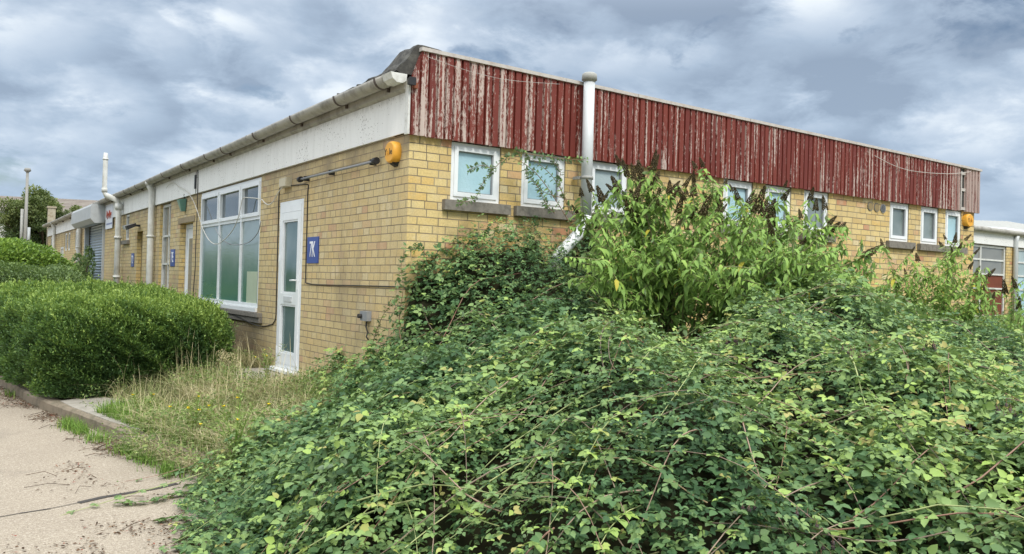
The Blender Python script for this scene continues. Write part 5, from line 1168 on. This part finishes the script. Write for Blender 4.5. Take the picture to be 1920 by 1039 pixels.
for i, (px, py, h, nst, lab) in enumerate(((440,845,.55,12,'yellow-flowered green weed standing where the dry grass meets the brambles'),(365,800,.42,9,'yellow-flowered weed in the middle of the dry grass'),(500,735,.42,10,'pale seeding yellow-flowered weed left of the doorstep'),(262,765,.26,5,'small yellow-flowered weed at the foot of the hedge end'))):
    q_ = gnd_px(px, py, .25); ragwort(lab, q_[0], q_[1], float(terr(q_[0], q_[1])), h, nst, 40+i)
q_ = CAM+3.75*ray(1100, 905); ragwort('tall yellow-flowered weed poking out of the front of the brambles', q_[0], q_[1], q_[2]-.05, .26, 8, 60)
# broad green weed clump at the end of the hedge
g1 = (-.75,4.0); blobshrub('weed_clump', 'feathery mid green weed clump leaning on the right end of the hedge', (g1[0],g1[1],.25), [(g1[0],g1[1],.50,.35,.3,.30),(g1[0]+.15,g1[1]-.25,.42,.25,.25,.22),(g1[0]-.2,g1[1]-.2,.55,.2,.2,.2)], 5200, 'weed', .04, .4, tb=-.15)
g1 = (-.62,3.35); blobshrub('seeding_weed', 'pale cream seeding weed left of the doorstep', (g1[0],g1[1],.3), [(g1[0],g1[1],.48,.14,.14,.16),(g1[0]-.05,g1[1]+.1,.55,.08,.08,.12)], 1500, 'straw', .016, .7, tb=.2)
# litter: dead leaves and twigs on the road near the kerb and under the brambles
random.seed(77); LP = []
while len(LP) < 5200:
    y = random.uniform(-3.6, 9) if random.random() < .7 else random.uniform(-2.5, 1.5); off_ = abs(random.gauss(0, .14 if y > .8 else .42)); x = float(kerb_x(y))-off_-.01
    if y < -1.2: x = -2.5+random.gauss(0,.45)+(y+1.2)*.05
    if float(vnoise(np.array(x*5.), np.array(y*3.), 3)) > .35+.25*random.random(): LP.append((x, y, .004+.012*random.random()))
k = len(LP); V_, F_ = leaves(np.array(LP), unit(RS.normal(size=(k,3))*[1,1,.15]), unit(RS.normal(size=(k,3))*.35+[0,0,1]), .012+.028*RS.rand(k)**2, .006+.012*RS.rand(k), RHOMB)
tw = MB()
for j in range(190):
    x, y, z = random.choice(LP); a = random.uniform(0, 6.28); l_ = random.uniform(.05,.3); tw.tube([(x,y,.006),(x+l_*.5*math.cos(a),y+l_*.5*math.sin(a),.012+random.random()*.02),(x+l_*math.cos(a+.3),y+l_*math.sin(a+.3),.006)], (.0012+.0014*random.random()), 4, 0, False, random.random()*.6)
tt = np.concatenate([np.repeat(RS.rand(k), 4), tw.tv]); o = np_mesh('leaf_litter', np.concatenate([V_, np.array(tw.v)]), [np.concatenate([F_, np.array(tw.f)+len(V_)])], [M['litter']], tint=tt); tag(o, 'brown dead leaves and twigs scattered on the road by the kerb', 'leaf litter', kind='stuff')
# trailing bramble runners over the road
def runner(label, pts, seed):
    random.seed(seed); t_ = thing('bramble_runner', label, 'bramble', tuple(pts[0]), 'bramble runners trailing over the road'); m = MB(); SP, ST, SL, STn = [], [], [], []
    cp_ = crs(pts, 9); nn_ = len(cp_); m.tube(cp_, [.004*(1-.5*i/nn_) for i in range(nn_)], 5, 0, False, .25)
    for i in range(1, nn_):
        for s_ in (-1, 1):
            if random.random() < .8: d_ = unit(cp_[i]-cp_[i-1]); SP.append(cp_[i]+np.array([0,0,.01])); ST.append(unit(np.array([-d_[1],d_[0],.25])*s_+d_*.5)); SL.append(random.uniform(.022,.042)); STn.append(random.uniform(.3,.75))
    m.build('stem', M['cane'], t_); a_, b_, c_ = sprigs(SP, ST, SL, STn); np_mesh('leaves', a_, [b_], [M['bramble']], tint=c_, parent=t_)
def rp(px, py, z=.03): return gnd_px(px, py, z)
runner('leafy bramble runner reaching furthest across the road joint', [rp(480,905,.12),rp(430,915,.03),rp(380,925,.02),rp(330,928,.02),rp(280,942,.015),rp(225,945,.012)], 1)
runner('leafy bramble runner lying just below the road joint', [rp(520,965,.10),rp(465,975,.03),rp(430,990,.02),rp(380,985,.02),rp(340,972,.015),rp(300,978,.012)], 2)
runner('bramble runner creeping out below the dry grass', [rp(470,850,.22),rp(430,862,.10),rp(390,885,.03),rp(345,882,.02),rp(310,895,.012)], 3)
runner('bramble runner at the bottom edge of the thicket', [rp(520,1010,.10),rp(470,1020,.03),rp(420,1032,.02),rp(370,1020,.02),rp(330,1030,.012)], 4)
runner('short bramble runner curling over the kerb', [rp(440,830,.25),rp(400,838,.15),rp(372,855,.08),rp(350,872,.02),rp(330,868,.015)], 5)
# purple blossom on the buddleia, pink leaves, berries
pb = CAM+6.2*ray(1548, 590); m = MB(); random.seed(4)
for j in range(40):
    c = pb+np.array([random.gauss(0,.02),random.gauss(0,.02),random.gauss(0,.008)]); s_ = .006; m.add([c+np.array(v)*s_ for v in ((1,0,0),(0,1,0),(-1,0,0),(0,-1,0),(0,0,1),(0,0,-1))], [(0,1,4),(1,2,4),(2,3,4),(3,0,4),(1,0,5),(2,1,5),(3,2,5),(0,3,5)])
tag(m.build('purple_blossom', M['purple'], fixn=False), 'single purple blossom above the brambles', 'flower')
